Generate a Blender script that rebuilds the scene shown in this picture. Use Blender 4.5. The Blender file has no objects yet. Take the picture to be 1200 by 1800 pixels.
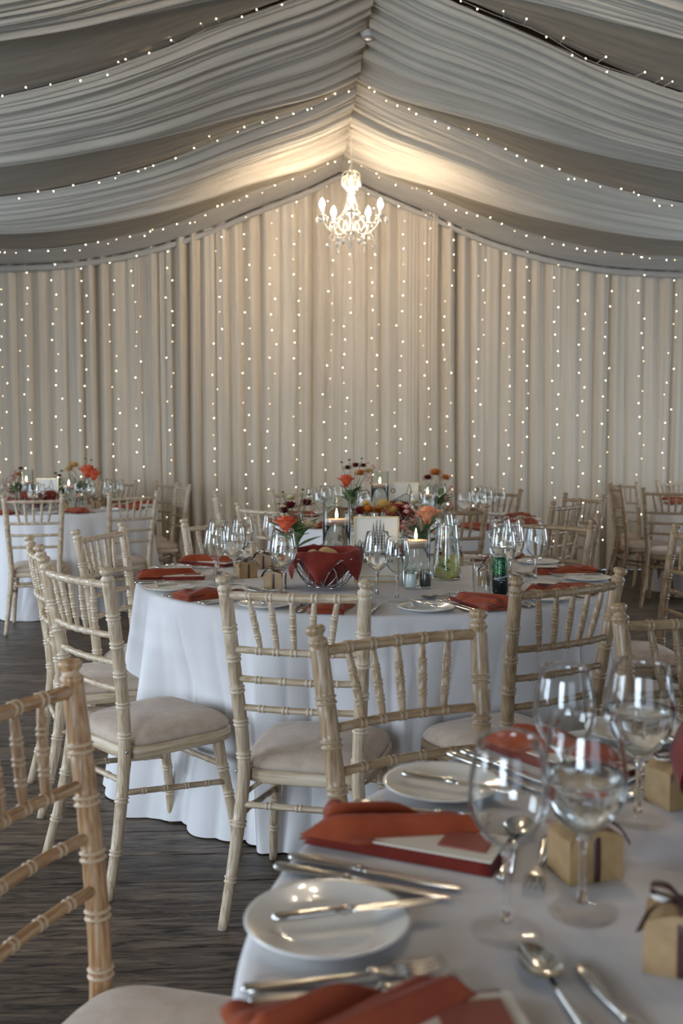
import bpy, math, random
from mathutils import Vector, Matrix, Euler, noise as mnoise
random.seed(7)
PI = math.pi
sc = bpy.context.scene
COL = sc.collection

# ------------------------------------------------------------ camera
cam_d = bpy.data.cameras.new('camera'); cam = bpy.data.objects.new('camera', cam_d); COL.objects.link(cam)
cam.location = (0, 0, 1.27); cam.rotation_euler = (math.radians(86.0), 0, 0)
cam_d.sensor_fit = 'AUTO'; cam_d.sensor_width = 36; cam_d.lens = 35
cam_d.clip_start = 0.05; cam_d.clip_end = 60
cam_d.dof.use_dof = True; cam_d.dof.focus_distance = 3.0; cam_d.dof.aperture_fstop = 4.5
sc.camera = cam

# ------------------------------------------------------------ world, exposure
w = bpy.data.worlds.new('world'); sc.world = w; w.use_nodes = True
w.node_tree.nodes['Background'].inputs[0].default_value = (0.55, 0.72, 1.0, 1)
w.node_tree.nodes['Background'].inputs[1].default_value = 1.0
sc.view_settings.view_transform = 'Standard'; sc.view_settings.look = 'None'
sc.view_settings.gamma = 1; sc.view_settings.use_curve_mapping = False
sc.view_settings.exposure = 0.05
cy_ = sc.cycles
cy_.max_bounces = 20; cy_.diffuse_bounces = 3; cy_.glossy_bounces = 5; cy_.transmission_bounces = 20
cy_.transparent_max_bounces = 40; cy_.caustics_reflective = False; cy_.caustics_refractive = True
cy_.sample_clamp_indirect = 4.0; cy_.sample_clamp_direct = 0.0; cy_.blur_glossy = 0.5
cy_.use_denoising = True

# room frame: x along the back wall, y along the ridge
RA = math.radians(2.94); RX0 = 0.48
def room(x, y, z=0.0):
    """x measured from the ridge line, y depth along the ridge"""
    xr = x + RX0
    return Vector((xr*math.cos(RA) - y*math.sin(RA), xr*math.sin(RA) + y*math.cos(RA), z))

def area(name, p, target, sx, sy, power, color):
    l = bpy.data.lights.new(name, 'AREA'); l.shape = 'RECTANGLE'; l.size = sx; l.size_y = sy
    l.energy = power; l.color = color
    o = bpy.data.objects.new(name, l); COL.objects.link(o); o.location = p
    o.rotation_euler = (Vector(target) - Vector(p)).to_track_quat('-Z', 'Y').to_euler()
    return o
DAY = (0.70, 0.84, 1.0)
# daylight through the windows of the side walls and of the wall behind the camera
area('daylight_front', room(-2.6, -3.35, 1.35), room(-.9, 1.5, -1.2), 1.8, 1.7, 190, DAY)
area('daylight_front', room(1.0, -3.35, 1.35), room(1.0, 1.5, -1.2), 2.2, 1.9, 25, DAY)
area('daylight_left', room(-5.1, 1.6, 1.4), room(-1.5, 2.0, -1.0), 2.0, 1.9, 165, DAY)
area('daylight_left', room(-5.1, 5.2, 1.4), room(-1.5, 5.6, -.8), 2.0, 1.9, 110, DAY)
area('daylight_right', room(5.1, 2.4, 1.4), room(1.5, 2.4, -1.0), 2.0, 1.9, 25, DAY)
area('daylight_right', room(5.1, 6.4, 1.4), room(1.5, 6.8, -.6), 2.0, 1.9, 90, DAY)

# ------------------------------------------------------------ materials
def mat(name, color=(.8,.8,.8), rough=.6, metal=0.0, spec=.5, **kw):
    m = bpy.data.materials.new(name); m.use_nodes = True
    b = m.node_tree.nodes['Principled BSDF']
    b.inputs['Base Color'].default_value = (*color, 1); b.inputs['Roughness'].default_value = rough
    b.inputs['Metallic'].default_value = metal; b.inputs['Specular IOR Level'].default_value = spec
    for k, v in kw.items():
        b.inputs[k.replace('_', ' ')].default_value = v
    return m
def noise_mat(name, c1, c2, scale=(8,8,8), nscale=1.0, rough=.6, bump=0.0, detail=4, lo=.35, hi=.65, c3=None, spec=.5, bumpscale=None, rnd=True, sheen=0):
    m = mat(name, c1, rough, spec=spec); nt = m.node_tree; N = nt.nodes; L = nt.links; b = N['Principled BSDF']
    tc = N.new('ShaderNodeTexCoord'); mp = N.new('ShaderNodeMapping'); mp.inputs['Scale'].default_value = scale
    src = tc.outputs['Object']
    if rnd:
        oi = N.new('ShaderNodeObjectInfo'); ad = N.new('ShaderNodeVectorMath'); ad.operation = 'MULTIPLY_ADD'
        cb = N.new('ShaderNodeCombineXYZ')
        for k in range(3): L.new(oi.outputs['Random'], cb.inputs[k])
        L.new(cb.outputs[0], ad.inputs[0]); ad.inputs[1].default_value = (37, 53, 71); L.new(src, ad.inputs[2]); src = ad.outputs[0]
    L.new(src, mp.inputs['Vector'])
    n = N.new('ShaderNodeTexNoise'); n.inputs['Scale'].default_value = nscale; n.inputs['Detail'].default_value = detail
    n.inputs['Roughness'].default_value = .6
    L.new(mp.outputs[0], n.inputs['Vector'])
    r = N.new('ShaderNodeValToRGB'); r.color_ramp.elements[0].position = lo; r.color_ramp.elements[1].position = hi
    r.color_ramp.elements[0].color = (*c1, 1); r.color_ramp.elements[1].color = (*c2, 1)
    if c3:
        e = r.color_ramp.elements.new((lo+hi)/2); e.color = (*c3, 1)
    L.new(n.outputs['Fac'], r.inputs[0]); L.new(r.outputs[0], b.inputs['Base Color'])
    if bump:
        bp = N.new('ShaderNodeBump'); bp.inputs['Strength'].default_value = bump; bp.inputs['Distance'].default_value = .002
        if bumpscale:
            n2 = N.new('ShaderNodeTexNoise'); n2.inputs['Scale'].default_value = bumpscale; L.new(tc.outputs['Object'], n2.inputs['Vector'])
            L.new(n2.outputs['Fac'], bp.inputs['Height'])
        else: L.new(n.outputs['Fac'], bp.inputs['Height'])
        L.new(bp.outputs[0], b.inputs['Normal'])
    if sheen: b.inputs['Sheen Weight'].default_value = sheen
    return m
def emit(name, color, strength):
    m = bpy.data.materials.new(name); m.use_nodes = True; nt = m.node_tree
    for n in list(nt.nodes): nt.nodes.remove(n)
    o = nt.nodes.new('ShaderNodeOutputMaterial'); e = nt.nodes.new('ShaderNodeEmission')
    e.inputs[0].default_value = (*color, 1); e.inputs[1].default_value = strength
    nt.links.new(e.outputs[0], o.inputs[0]); return m
def glass_mat(name, color=(1,1,1), ior=1.45, rough=0.0):
    """glass that lets light rays pass through as real clear glass does"""
    m = bpy.data.materials.new(name); m.use_nodes = True; b = m.node_tree.nodes['Principled BSDF']
    b.inputs['Base Color'].default_value = (*color, 1); b.inputs['Roughness'].default_value = rough
    b.inputs['IOR'].default_value = ior; b.inputs['Transmission Weight'].default_value = 1.0
    return m

def wood(name, axis, ca, cb, cc):
    s = {'z': (150, 150, 5), 'x': (5, 150, 150), 'y': (150, 5, 150)}[axis]
    return noise_mat(name, ca, cb, s, 1.0, .36, .12, 3, .28, .70, cc, spec=.5)
W = {}
CREAM = ((.31,.195,.105), (.60,.49,.355), (.48,.365,.24))
CREAM_SHADED = ((.19,.105,.048), (.40,.29,.175), (.295,.195,.105))  # same limewash as CREAM, with the mixed lighting put into its colour
WORN = ((.24,.11,.042), (.55,.38,.22), (.40,.22,.095))
for nm, cs in (('cream', CREAM), ('tan', CREAM_SHADED), ('worn', WORN)):
    for ax in 'xyz': W[nm+ax] = wood('limed_wood_'+nm+'_'+ax, ax, *cs)
for nm, cs in (('cream', CREAM), ('tan', CREAM_SHADED), ('worn', WORN)):
    W[nm+'f'] = noise_mat('limed_seat_frame_'+nm, cs[0], cs[1], (6,6,110), 1.0, .45, .1, 4, .25, .62, cs[2])
W['creamr'] = mat('lime_ring_cream', (.58,.46,.33), .45); W['tanr'] = mat('lime_ring_cream_shaded', (.33,.23,.135), .45); W['wornr'] = mat('lime_ring_worn', (.56,.40,.25), .45)
M_pad = noise_mat('seat_fabric', (.44,.345,.265), (.52,.415,.33), (30,30,30), 1, .85, .3, 3, bumpscale=600, sheen=.2, spec=.2)
M_metal = mat('bolt_steel', (.5,.5,.5), .35, 1.0)
M_foot = mat('foot_glide', (.25,.25,.24), .5)
M_cloth = noise_mat('table_linen', (.69,.665,.655), (.73,.705,.695), (2,2,2), 1, .8, .12, 3, bumpscale=900, rnd=False, spec=.15)
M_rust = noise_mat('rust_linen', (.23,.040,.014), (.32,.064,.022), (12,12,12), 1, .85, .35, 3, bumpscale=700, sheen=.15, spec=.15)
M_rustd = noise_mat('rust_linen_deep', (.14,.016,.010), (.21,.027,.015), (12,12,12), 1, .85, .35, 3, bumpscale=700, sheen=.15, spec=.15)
def thin_glass(name, tint=(.985,.99,.985), ior=1.5):
    m = bpy.data.materials.new(name); m.use_nodes = True; nt = m.node_tree; N = nt.nodes; L = nt.links
    for n in list(N): N.remove(n)
    out = N.new('ShaderNodeOutputMaterial'); tr = N.new('ShaderNodeBsdfTransparent'); tr.inputs[0].default_value = (*tint, 1)
    gl = N.new('ShaderNodeBsdfGlossy'); gl.inputs['Roughness'].default_value = .0; gl.inputs[0].default_value = (1,1,1,1)
    fr = N.new('ShaderNodeLayerWeight'); fr.inputs[0].default_value = .12
    mr = N.new('ShaderNodeMapRange'); mr.inputs[3].default_value = .035; mr.inputs[4].default_value = .75; mr.inputs[1].default_value = 0
    ad = N.new('ShaderNodeMath'); ad.operation = 'POWER'; ad.inputs[1].default_value = 1.5
    L.new(fr.outputs['Fresnel'], ad.inputs[0]); L.new(ad.outputs[0], mr.inputs[0])
    mx = N.new('ShaderNodeMixShader'); L.new(mr.outputs[0], mx.inputs[0]); L.new(tr.outputs[0], mx.inputs[1]); L.new(gl.outputs[0], mx.inputs[2]); L.new(mx.outputs[0], out.inputs[0])
    return m
M_thin = thin_glass('thin_clear_glass'); M_footg = thin_glass('glass_foot', (.995,.995,.995)); M_footg.node_tree.nodes['Map Range'].inputs[4].default_value = .4
M_glass = glass_mat('clear_glass')
M_vglass = thin_glass('vase_glass', (.96,.985,.975))
M_water = glass_mat('water', (1,1,1), 1.33)
M_silver = mat('polished_cutlery', (.72,.69,.64), .14, 1.0)
M_chrome = mat('chrome_wire', (.7,.7,.7), .15, 1.0)
M_china = mat('white_china', (.82,.80,.75), .16, Coat_Weight=.5)
M_card = mat('cream_card', (.74,.68,.58), .7)
M_redcard = mat('dark_red_card', (.27,.06,.04), .65)
M_kraft = noise_mat('kraft_card', (.28,.17,.072), (.36,.23,.105), (40,40,40), 1, .55, .1, 3)
M_ribbon = mat('brown_ribbon', (.055,.018,.016), .32)
M_tag = mat('white_tag', (.78,.74,.68), .6)
M_gold = mat('brass_frame', (.62,.45,.2), .3, 1.0)
M_ink = mat('ink_line', (.07,.065,.06), .7)
M_inkred = mat('brown_ink', (.16,.05,.03), .7)
M_wax = mat('candle_wax', (.90,.62,.46), .5, Subsurface_Weight=.45, Subsurface_Scale=.02)
M_flame = emit('flame', (1,.70,.38), 45)
M_bulb = emit('fairy_bulb', (1,.78,.50), 20); M_bulbd = emit('fairy_bulb_dim', (1,.74,.44), 6)
M_lamp = emit('candle_lamp', (1,.80,.58), 420)
M_wire = mat('clear_wire', (.62,.56,.44), .4)
M_drop = glass_mat('crystal', (.97,.95,.90), 1.55); M_drop.node_tree.nodes['Principled BSDF'].inputs['Transmission Weight'].default_value = .45; M_drop.node_tree.nodes['Principled BSDF'].inputs['Roughness'].default_value = .06
M_chand = mat('white_gilt_metal', (.85,.76,.6), .35, .2)
M_leaf = noise_mat('leaf', (.035,.09,.025), (.08,.16,.04), (20,20,20), 1, .5)
M_leafp = mat('leaf_pale', (.16,.22,.08), .55)
M_stem = mat('stem', (.07,.13,.04), .55)
def flower(n, a, b): return noise_mat(n, a, b, (40,40,40), 1, .65, 0, 2, spec=.2)
M_rose = flower('rose_orange', (.62,.09,.035), (.80,.17,.08)); M_peach = flower('rose_peach', (.82,.28,.12), (.88,.42,.24))
M_burg = flower('petal_burgundy', (.10,.010,.014), (.20,.02,.025)); M_yel = flower('petal_yellow', (.72,.42,.09), (.78,.58,.22))
M_creamf = flower('petal_cream', (.72,.60,.34), (.80,.72,.50)); M_pink = flower('petal_pink', (.80,.38,.30), (.88,.58,.50)); M_bronze = flower('petal_bronze', (.50,.13,.02), (.72,.30,.06))
M_salt = mat('salt', (.85,.85,.85), .8); M_pepper = noise_mat('peppercorn', (.012,.01,.009), (.06,.045,.035), (300,300,300), 1, .7)
M_lemon = mat('lemon', (.72,.60,.10), .5); M_mint = mat('mint', (.07,.25,.04), .5); M_flesh = mat('lemon_flesh', (.82,.72,.28), .4)
M_bread = noise_mat('bread', (.50,.29,.12), (.72,.50,.28), (25,25,25), 1, .75)
M_white = mat('white_plastic', (.78,.77,.74), .4); M_text = mat('can_lettering', (.80,.82,.80), .4)
M_wall = noise_mat('plaster', (.36,.31,.25), (.40,.35,.28), (2,2,2), 1, .9, rnd=False)
M_roof = mat('roof_lining_board', (.20,.145,.095), .9)
M_tabletop = mat('table_board', (.45,.36,.25), .6)

def fabric(name, c1, c2, scale, transl=.25, transp=0.0, weave=500, rough=.8):
    m = bpy.data.materials.new(name); m.use_nodes = True; nt = m.node_tree; N = nt.nodes; L = nt.links
    for n in list(N): N.remove(n)
    out = N.new('ShaderNodeOutputMaterial'); tc = N.new('ShaderNodeTexCoord'); mp = N.new('ShaderNodeMapping'); mp.inputs['Scale'].default_value = scale
    n = N.new('ShaderNodeTexNoise'); n.inputs['Scale'].default_value = 1; n.inputs['Detail'].default_value = 4
    L.new(tc.outputs['Object'], mp.inputs[0]); L.new(mp.outputs[0], n.inputs['Vector'])
    r = N.new('ShaderNodeValToRGB'); r.color_ramp.elements[0].position = .35; r.color_ramp.elements[1].position = .65
    r.color_ramp.elements[0].color = (*c1, 1); r.color_ramp.elements[1].color = (*c2, 1); L.new(n.outputs['Fac'], r.inputs[0])
    d = N.new('ShaderNodeBsdfPrincipled'); d.inputs['Roughness'].default_value = rough; d.inputs['Specular IOR Level'].default_value = .15
    d.inputs['Sheen Weight'].default_value = .15
    L.new(r.outputs[0], d.inputs['Base Color'])
    t = N.new('ShaderNodeBsdfTranslucent'); L.new(r.outputs[0], t.inputs[0])
    mx = N.new('ShaderNodeMixShader'); mx.inputs[0].default_value = transl; L.new(d.outputs[0], mx.inputs[1]); L.new(t.outputs[0], mx.inputs[2])
    res = mx
    if transp:
        tr = N.new('ShaderNodeBsdfTransparent'); m2 = N.new('ShaderNodeMixShader'); m2.inputs[0].default_value = transp
        L.new(mx.outputs[0], m2.inputs[1]); L.new(tr.outputs[0], m2.inputs[2]); res = m2
    L.new(res.outputs[0], out.inputs[0]); return m
M_curt = fabric('curtain_voile', (.62,.53,.41), (.69,.60,.48), (6,6,.3), .06)
M_drape = fabric('ceiling_silk', (.49,.45,.375), (.57,.52,.44), (.4,6,6), .06)
M_sheer = fabric('sheer_tulle', (.50,.43,.33), (.56,.49,.38), (3,30,3), .3, .34)
M_val = fabric('valance_silk', (.44,.41,.36), (.49,.46,.41), (1,8,8), .1)

def floor_mat():
    m = mat('smoked_oak', (.1,.08,.06), .4); nt = m.node_tree; N = nt.nodes; L = nt.links; b = N['Principled BSDF']
    tc = N.new('ShaderNodeTexCoord'); oi = N.new('ShaderNodeObjectInfo'); ad = N.new('ShaderNodeVectorMath'); ad.operation = 'MULTIPLY_ADD'
    cb = N.new('ShaderNodeCombineXYZ')
    for k in range(3): L.new(oi.outputs['Random'], cb.inputs[k])
    L.new(cb.outputs[0], ad.inputs[0]); ad.inputs[1].default_value = (31, 47, 13); L.new(tc.outputs['Object'], ad.inputs[2])
    mp = N.new('ShaderNodeMapping'); mp.inputs['Scale'].default_value = (4.0, 30, 30); L.new(ad.outputs[0], mp.inputs[0])
    n = N.new('ShaderNodeTexNoise'); n.inputs['Scale'].default_value = 1.6; n.inputs['Detail'].default_value = 7; n.inputs['Roughness'].default_value = .68; n.inputs['Distortion'].default_value = .9
    L.new(mp.outputs[0], n.inputs['Vector'])
    r = N.new('ShaderNodeValToRGB'); e = r.color_ramp.elements; e[0].position = .38; e[0].color = (.010,.007,.005,1); e[1].position = .72; e[1].color = (.21,.155,.105,1)
    k = e.new(.46); k.color = (.058,.040,.027,1); k = e.new(.58); k.color = (.125,.090,.062,1)
    L.new(n.outputs['Fac'], r.inputs[0])
    mr = N.new('ShaderNodeMapRange'); mr.inputs[3].default_value = .72; mr.inputs[4].default_value = 1.25; L.new(oi.outputs['Random'], mr.inputs[0])
    vm = N.new('ShaderNodeVectorMath'); vm.operation = 'SCALE'; L.new(r.outputs[0], vm.inputs[0]); L.new(mr.outputs[0], vm.inputs['Scale'])
    L.new(vm.outputs[0], b.inputs['Base Color'])
    rr = N.new('ShaderNodeMapRange'); rr.inputs[3].default_value = .55; rr.inputs[4].default_value = .32; L.new(n.outputs['Fac'], rr.inputs[0]); L.new(rr.outputs[0], b.inputs['Roughness'])
    bp = N.new('ShaderNodeBump'); bp.inputs['Strength'].default_value = .35; bp.inputs['Distance'].default_value = .002
    L.new(n.outputs['Fac'], bp.inputs['Height']); L.new(bp.outputs[0], b.inputs['Normal'])
    return m
M_floor = floor_mat(); M_gap = mat('floor_joint', (.012,.010,.008), .9)

# ------------------------------------------------------------ mesh helpers
class MB:
    def __init__(s): s.v = []; s.f = []; s.m = []; s.flat = set()
    def add(s, vs, fs, mi=0, flat=False):
        o = len(s.v); s.v += [tuple(v) for v in vs]
        for k, f in enumerate(fs):
            if flat: s.flat.add(len(s.f))
            s.f.append(tuple(i+o for i in f)); s.m.append(mi if not isinstance(mi, list) else mi[k])
        return s
    def mesh(s, name, mats):
        me = bpy.data.meshes.new(name); me.from_pydata(s.v, [], s.f)
        for m in mats: me.materials.append(m)
        me.polygons.foreach_set('material_index', s.m)
        me.polygons.foreach_set('use_smooth', [i not in s.flat for i in range(len(s.f))])
        me.update(); return me
    def build(s, name, mats, parent=None, **kw):
        if not isinstance(mats, (list, tuple)): mats = [mats]
        return link(name, s.mesh(name, mats), parent, **kw)
def link(name, data, parent=None, loc=None, rot=None, scale=None):
    o = bpy.data.objects.new(name, data); COL.objects.link(o)
    if parent is not None: o.parent = parent
    if loc is not None: o.location = loc
    if rot is not None: o.rotation_euler = rot
    if scale is not None: o.scale = scale
    return o
def tag(o, label=None, cat=None, group=None, kind=None):
    if label: o['label'] = label
    if cat: o['category'] = cat
    if group: o['group'] = group
    if kind: o['kind'] = kind
    return o
def empty(name, loc=(0,0,0), rz=0, label=None, cat=None, group=None):
    o = bpy.data.objects.new(name, None); COL.objects.link(o); o.location = loc; o.rotation_euler = (0,0,rz)
    o.empty_display_size = .05
    return tag(o, label, cat, group)
def copy_tree(o, parent=None):
    c = o.copy(); COL.objects.link(c); c.parent = parent
    for ch in [x for x in ALLCH.get(o.name, [])]: copy_tree(ch, c)
    return c
ALLCH = {}
def index_children():
    ALLCH.clear()
    for o in bpy.data.objects:
        if o.parent: ALLCH.setdefault(o.parent.name, []).append(o)
def dup(o, loc, rz, label, group=None, scale=None):
    c = copy_tree(o); c.location = loc; c.rotation_euler = (0,0,rz); c['label'] = label
    if group: c['group'] = group
    if scale: c.scale = scale
    return c
class Proto:
    """a thing built once; the first placing uses it, later ones copy it"""
    def __init__(s, root): s.r = root; s.used = False; index_children()
    def put(s, loc, rz, label, group=None, rot=None):
        if not s.used:
            s.used = True; o = s.r; o.location = loc; o.rotation_euler = (0,0,rz); o['label'] = label
            if group: o['group'] = group
        else:
            o = copy_tree(s.r); o.location = loc; o.rotation_euler = (0,0,rz); o['label'] = label
            if group: o['group'] = group
        if rot: o.rotation_euler = rot
        return o

def catmull(pts, n):
    P = [Vector(p) for p in pts]; out = []
    for i in range(len(P)-1):
        p0 = P[max(i-1,0)]; p1 = P[i]; p2 = P[i+1]; p3 = P[min(i+2,len(P)-1)]
        for k in range(n):
            t = k/n
            out.append(.5*((2*p1)+(-p0+p2)*t+(2*p0-5*p1+4*p2-p3)*t*t+(-p0+3*p1-3*p2+p3)*t**3))
    out.append(P[-1]); return out
def sweep(mb, path, rad, n=10, mi=0, flat=1.0, caps=True, up=None):
    """tube along path; rad per point (float or (a,b)); mi: per-segment list or int"""
    P = [Vector(p) for p in path]; k = len(P); T = []
    for i in range(k):
        t = P[min(i+1,k-1)] - P[max(i-1,0)]; T.append(t.normalized() if t.length > 1e-9 else Vector((0,0,1)))
    u = Vector(up) if up is not None else (Vector((0,0,1)) if abs(T[0].z) < .9 else Vector((0,1,0)))
    vs = []; a = (u - T[0]*u.dot(T[0])).normalized()
    for i in range(k):
        a = (a - T[i]*a.dot(T[i])); a = a.normalized() if a.length > 1e-6 else Vector((1,0,0))
        b = T[i].cross(a); r = rad[i] if isinstance(rad, (list, tuple)) else rad
        ra, rb = r if isinstance(r, (list, tuple)) else (r, r)
        for j in range(n):
            q = 2*PI*j/n; vs.append(P[i] + a*(ra*math.cos(q)) + b*(rb*math.sin(q)))
    fs = []; ms = []
    for i in range(k-1):
        for j in range(n):
            fs.append((i*n+j, i*n+(j+1)%n, (i+1)*n+(j+1)%n, (i+1)*n+j)); ms.append(mi[i] if isinstance(mi, list) else mi)
    if caps:
        fs.append(tuple(reversed(range(n)))); ms.append(ms[0]); fs.append(tuple((k-1)*n+j for j in range(n))); ms.append(ms[-2] if len(ms) > 1 else 0)
    # a x b = T orientation gives outward faces
    return mb.add(vs, fs, ms)
def lathe(mb, prof, n=24, c=(0,0,0), mi=0, mods=None):
    vs = []; fs = []; k = len(prof)
    for r, z in prof:
        for j in range(n):
            q = 2*PI*j/n; vs.append((c[0]+r*math.cos(q), c[1]+r*math.sin(q), c[2]+z))
    for i in range(k-1):
        for j in range(n):
            a, b_, c_, d = i*n+j, i*n+(j+1)%n, (i+1)*n+(j+1)%n, (i+1)*n+j
            fs.append((a, b_, c_, d))
    if prof[0][0] > 1e-6: fs.append(tuple(reversed(range(n))))
    if prof[-1][0] > 1e-6: fs.append(tuple((k-1)*n+j for j in range(n)))
    return mb.add(vs, fs, mi)
def box(mb, c, s, mi=0, rz=0):
    x, y, z = s[0]/2, s[1]/2, s[2]/2; R = Matrix.Rotation(rz, 3, 'Z')
    vs = [Vector(c)+R@Vector((a*x, b*y, e*z)) for a in (-1,1) for b in (-1,1) for e in (-1,1)]
    return mb.add(vs, [(0,1,3,2),(4,6,7,5),(0,4,5,1),(2,3,7,6),(0,2,6,4),(1,5,7,3)], mi, True)
def grid(mb, fn, nu, nv, mi=0, closed_u=False):
    vs = [fn(i/(nu-1) if not closed_u else i/nu, j/(nv-1)) for i in range(nu) for j in range(nv)]
    fs = []
    for i in range(nu if closed_u else nu-1):
        for j in range(nv-1):
            a = i*nv+j; b_ = ((i+1)%nu)*nv+j; fs.append((a, b_, b_+1, a+1))
    return mb.add(vs, fs, mi)

def bamboo(mb, pts, r0, rings, sub=5, n=10, rfun=None, dbl=.0055, hw=.0028, up=None):
    """turned bamboo-style rod: ring positions are fractions of the length, each a pair of raised beads"""
    P = catmull(pts, sub); L = [0]
    for i in range(1, len(P)): L.append(L[-1] + (P[i]-P[i-1]).length)
    tot = L[-1]; st = [(l, 1.0, 0) for l in L]
    for s in rings:
        c = s*tot; st = [q for q in st if abs(q[0]-c) > dbl+hw+.0015]
        for d in (-dbl, dbl):
            st += [(c+d-hw, 1.0, 1), (c+d-hw*.45, 1.17, 1), (c+d+hw*.45, 1.17, 1), (c+d+hw, 1.0, 0)]
        st += [(c-dbl-hw-.001, .96, 0), (c+dbl+hw+.001, .96, 0)]
    st = sorted([q for q in st if 0 <= q[0] <= tot], key=lambda q: q[0])
    path = []; rad = []; mi = []
    import bisect
    for l, f, g in st:
        i = min(max(bisect.bisect_right(L, l)-1, 0), len(P)-2); t = (l-L[i])/max(L[i+1]-L[i], 1e-9)
        path.append(P[i].lerp(P[i+1], t)); base = rfun(l/tot) if rfun else r0
        rad.append(base*f); mi.append(g)
    sweep(mb, path, rad, n, mi, up=up)

# ------------------------------------------------------------ the room
YB = 9.72
def ridge_rot(): return (0, 0, RA)
def profile(x):
    a = abs(x); pts = [(0,3.85),(.3,3.70),(.55,3.60),(.85,3.48),(1.15,3.35),(1.5,3.22),(2.0,3.085),(2.5,3.0),(3.0,2.965),(3.6,2.95),(5.4,2.93)]
    for i in range(len(pts)-1):
        if a <= pts[i+1][0]:
            x0, z0 = pts[i]; x1, z1 = pts[i+1]; t = (a-x0)/(x1-x0)
            m0 = (z1-z0)/(x1-x0) if i == 0 else (z1-pts[i-1][1])/(x1-pts[i-1][0])
            m1 = (pts[i+2][1]-z0)/(pts[i+2][0]-x0) if i+2 < len(pts) else 0
            h = x1-x0
            return (2*t**3-3*t*t+1)*z0+(t**3-2*t*t+t)*h*m0+(-2*t**3+3*t*t)*z1+(t**3-t*t)*h*m1
    return pts[-1][1]

fl = MB(); 
box(fl, room(0, 3.0, -.03), (10.6, 13.6, .04), 0, RA)
floor = fl.build('floor', M_gap); tag(floor, 'dark smoked oak plank floor', kind='structure')
pm = MB(); PL, PW = 2.2, .19
def plank():
    hx, hy, t, b_ = PL/2-.0016, PW/2-.0016, 0.0, .003
    vs = [(-hx,-hy,-.012),(hx,-hy,-.012),(hx,hy,-.012),(-hx,hy,-.012),(-hx,-hy,-b_),(hx,-hy,-b_),(hx,hy,-b_),(-hx,hy,-b_),
          (-hx+b_,-hy+b_,t),(hx-b_,-hy+b_,t),(hx-b_,hy-b_,t),(-hx+b_,hy-b_,t)]
    fs = [(0,3,2,1)]+[(i,(i+1)%4,4+(i+1)%4,4+i) for i in range(4)]+[(4+i,4+(i+1)%4,8+(i+1)%4,8+i) for i in range(4)]+[(8,9,10,11)]
    pm.add(vs, fs, 0, True)
plank(); plank_me = pm.mesh('plank', [M_floor])
for row in range(46):
    y = 1.0 + row*PW + .02
    off = (row*0.83) % PL
    for k in range(-2, 3):
        x = k*PL + off - .8
        if abs(x) > 4.2: continue
        p = room(x, y, 0); o = link('plank', plank_me, floor, p, (0,0,RA))
wm = MB(); box(wm, room(0, YB+.12, 2.1), (10.6, .1, 4.2), 0, RA)
tag(wm.build('wall_back', M_wall), 'plain wall behind the ivory curtains', kind='structure')
def wall_open(name, along, a0, a1, fixed, holes, label):
    """wall along room x ('x') or y ('y') with rectangular window holes (a, b, z0, z1)"""
    mb = MB(); cuts = [a0]
    def seg(s, e, z0, z1):
        m = (s+e)/2; z = (z0+z1)/2
        if along == 'x': box(mb, room(m, fixed, z), (e-s, .12, z1-z0), 0, RA)
        else: box(mb, room(fixed, m, z), (.12, e-s, z1-z0), 0, RA)
    cur = a0
    for (s, e, z0, z1) in holes:
        seg(cur, s, 0, 3.0 if along == 'y' else 4.0); seg(s, e, 0, z0); seg(s, e, z1, 3.0 if along == 'y' else 4.0); cur = e
    seg(cur, a1, 0, 3.0 if along == 'y' else 4.0)
    tag(mb.build(name, M_wall), label, kind='structure')
M_wframe = mat('window_paint', (.7,.7,.68), .4)
nwin = 0
def window(along, s, e, z0, z1, fixed):
    global nwin; nwin += 1; mb = MB(); n = 2
    def bar(m, z, w_, h_):
        if along == 'x': box(mb, room(m, fixed, z), (w_, .07, h_), 0, RA)
        else: box(mb, room(fixed, m, z), (.07, w_, h_), 0, RA)
    for k in range(4): bar(s+(e-s)*k/3, (z0+z1)/2, .06, z1-z0)
    for k in range(4): bar((s+e)/2, z0+(z1-z0)*k/3, e-s, .05)
    tag(mb.build('window_%d' % nwin, M_wframe), 'white glazing-bar window frame outside the view', kind='structure')
H1 = [(-3.4,-1.0,.4,2.4),(-.2,2.2,.4,2.4)]
wall_open('wall_front', 'x', -5.3, 5.3, -3.6, H1, 'wall with windows behind the camera')
HL = [(.5,2.7,.4,2.4),(4.1,6.3,.4,2.4)]; HR = [(1.3,3.5,.4,2.4),(5.3,7.5,.4,2.4)]
wall_open('wall_left', 'y', -3.6, YB+.1, -5.3, HL, 'left wall with windows'); wall_open('wall_right', 'y', -3.6, YB+.1, 5.3, HR, 'right wall with windows')
for h in H1: window('x', *h, -3.6)
for h in HL: window('y', *h, -5.3)
for h in HR: window('y', *h, 5.3)
# the roof above the drapes
cm = MB(); xs = [-5.4+.3*i for i in range(37)]
def roof(u, v):
    x = -5.4+10.8*u; p = room(x, -3.7+(YB+3.9)*v, profile(x)+.22); return p
grid(cm, roof, 37, 2); tag(cm.build('ceiling', M_roof), 'dark pitched roof above the fabric drapes', kind='structure')

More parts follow.
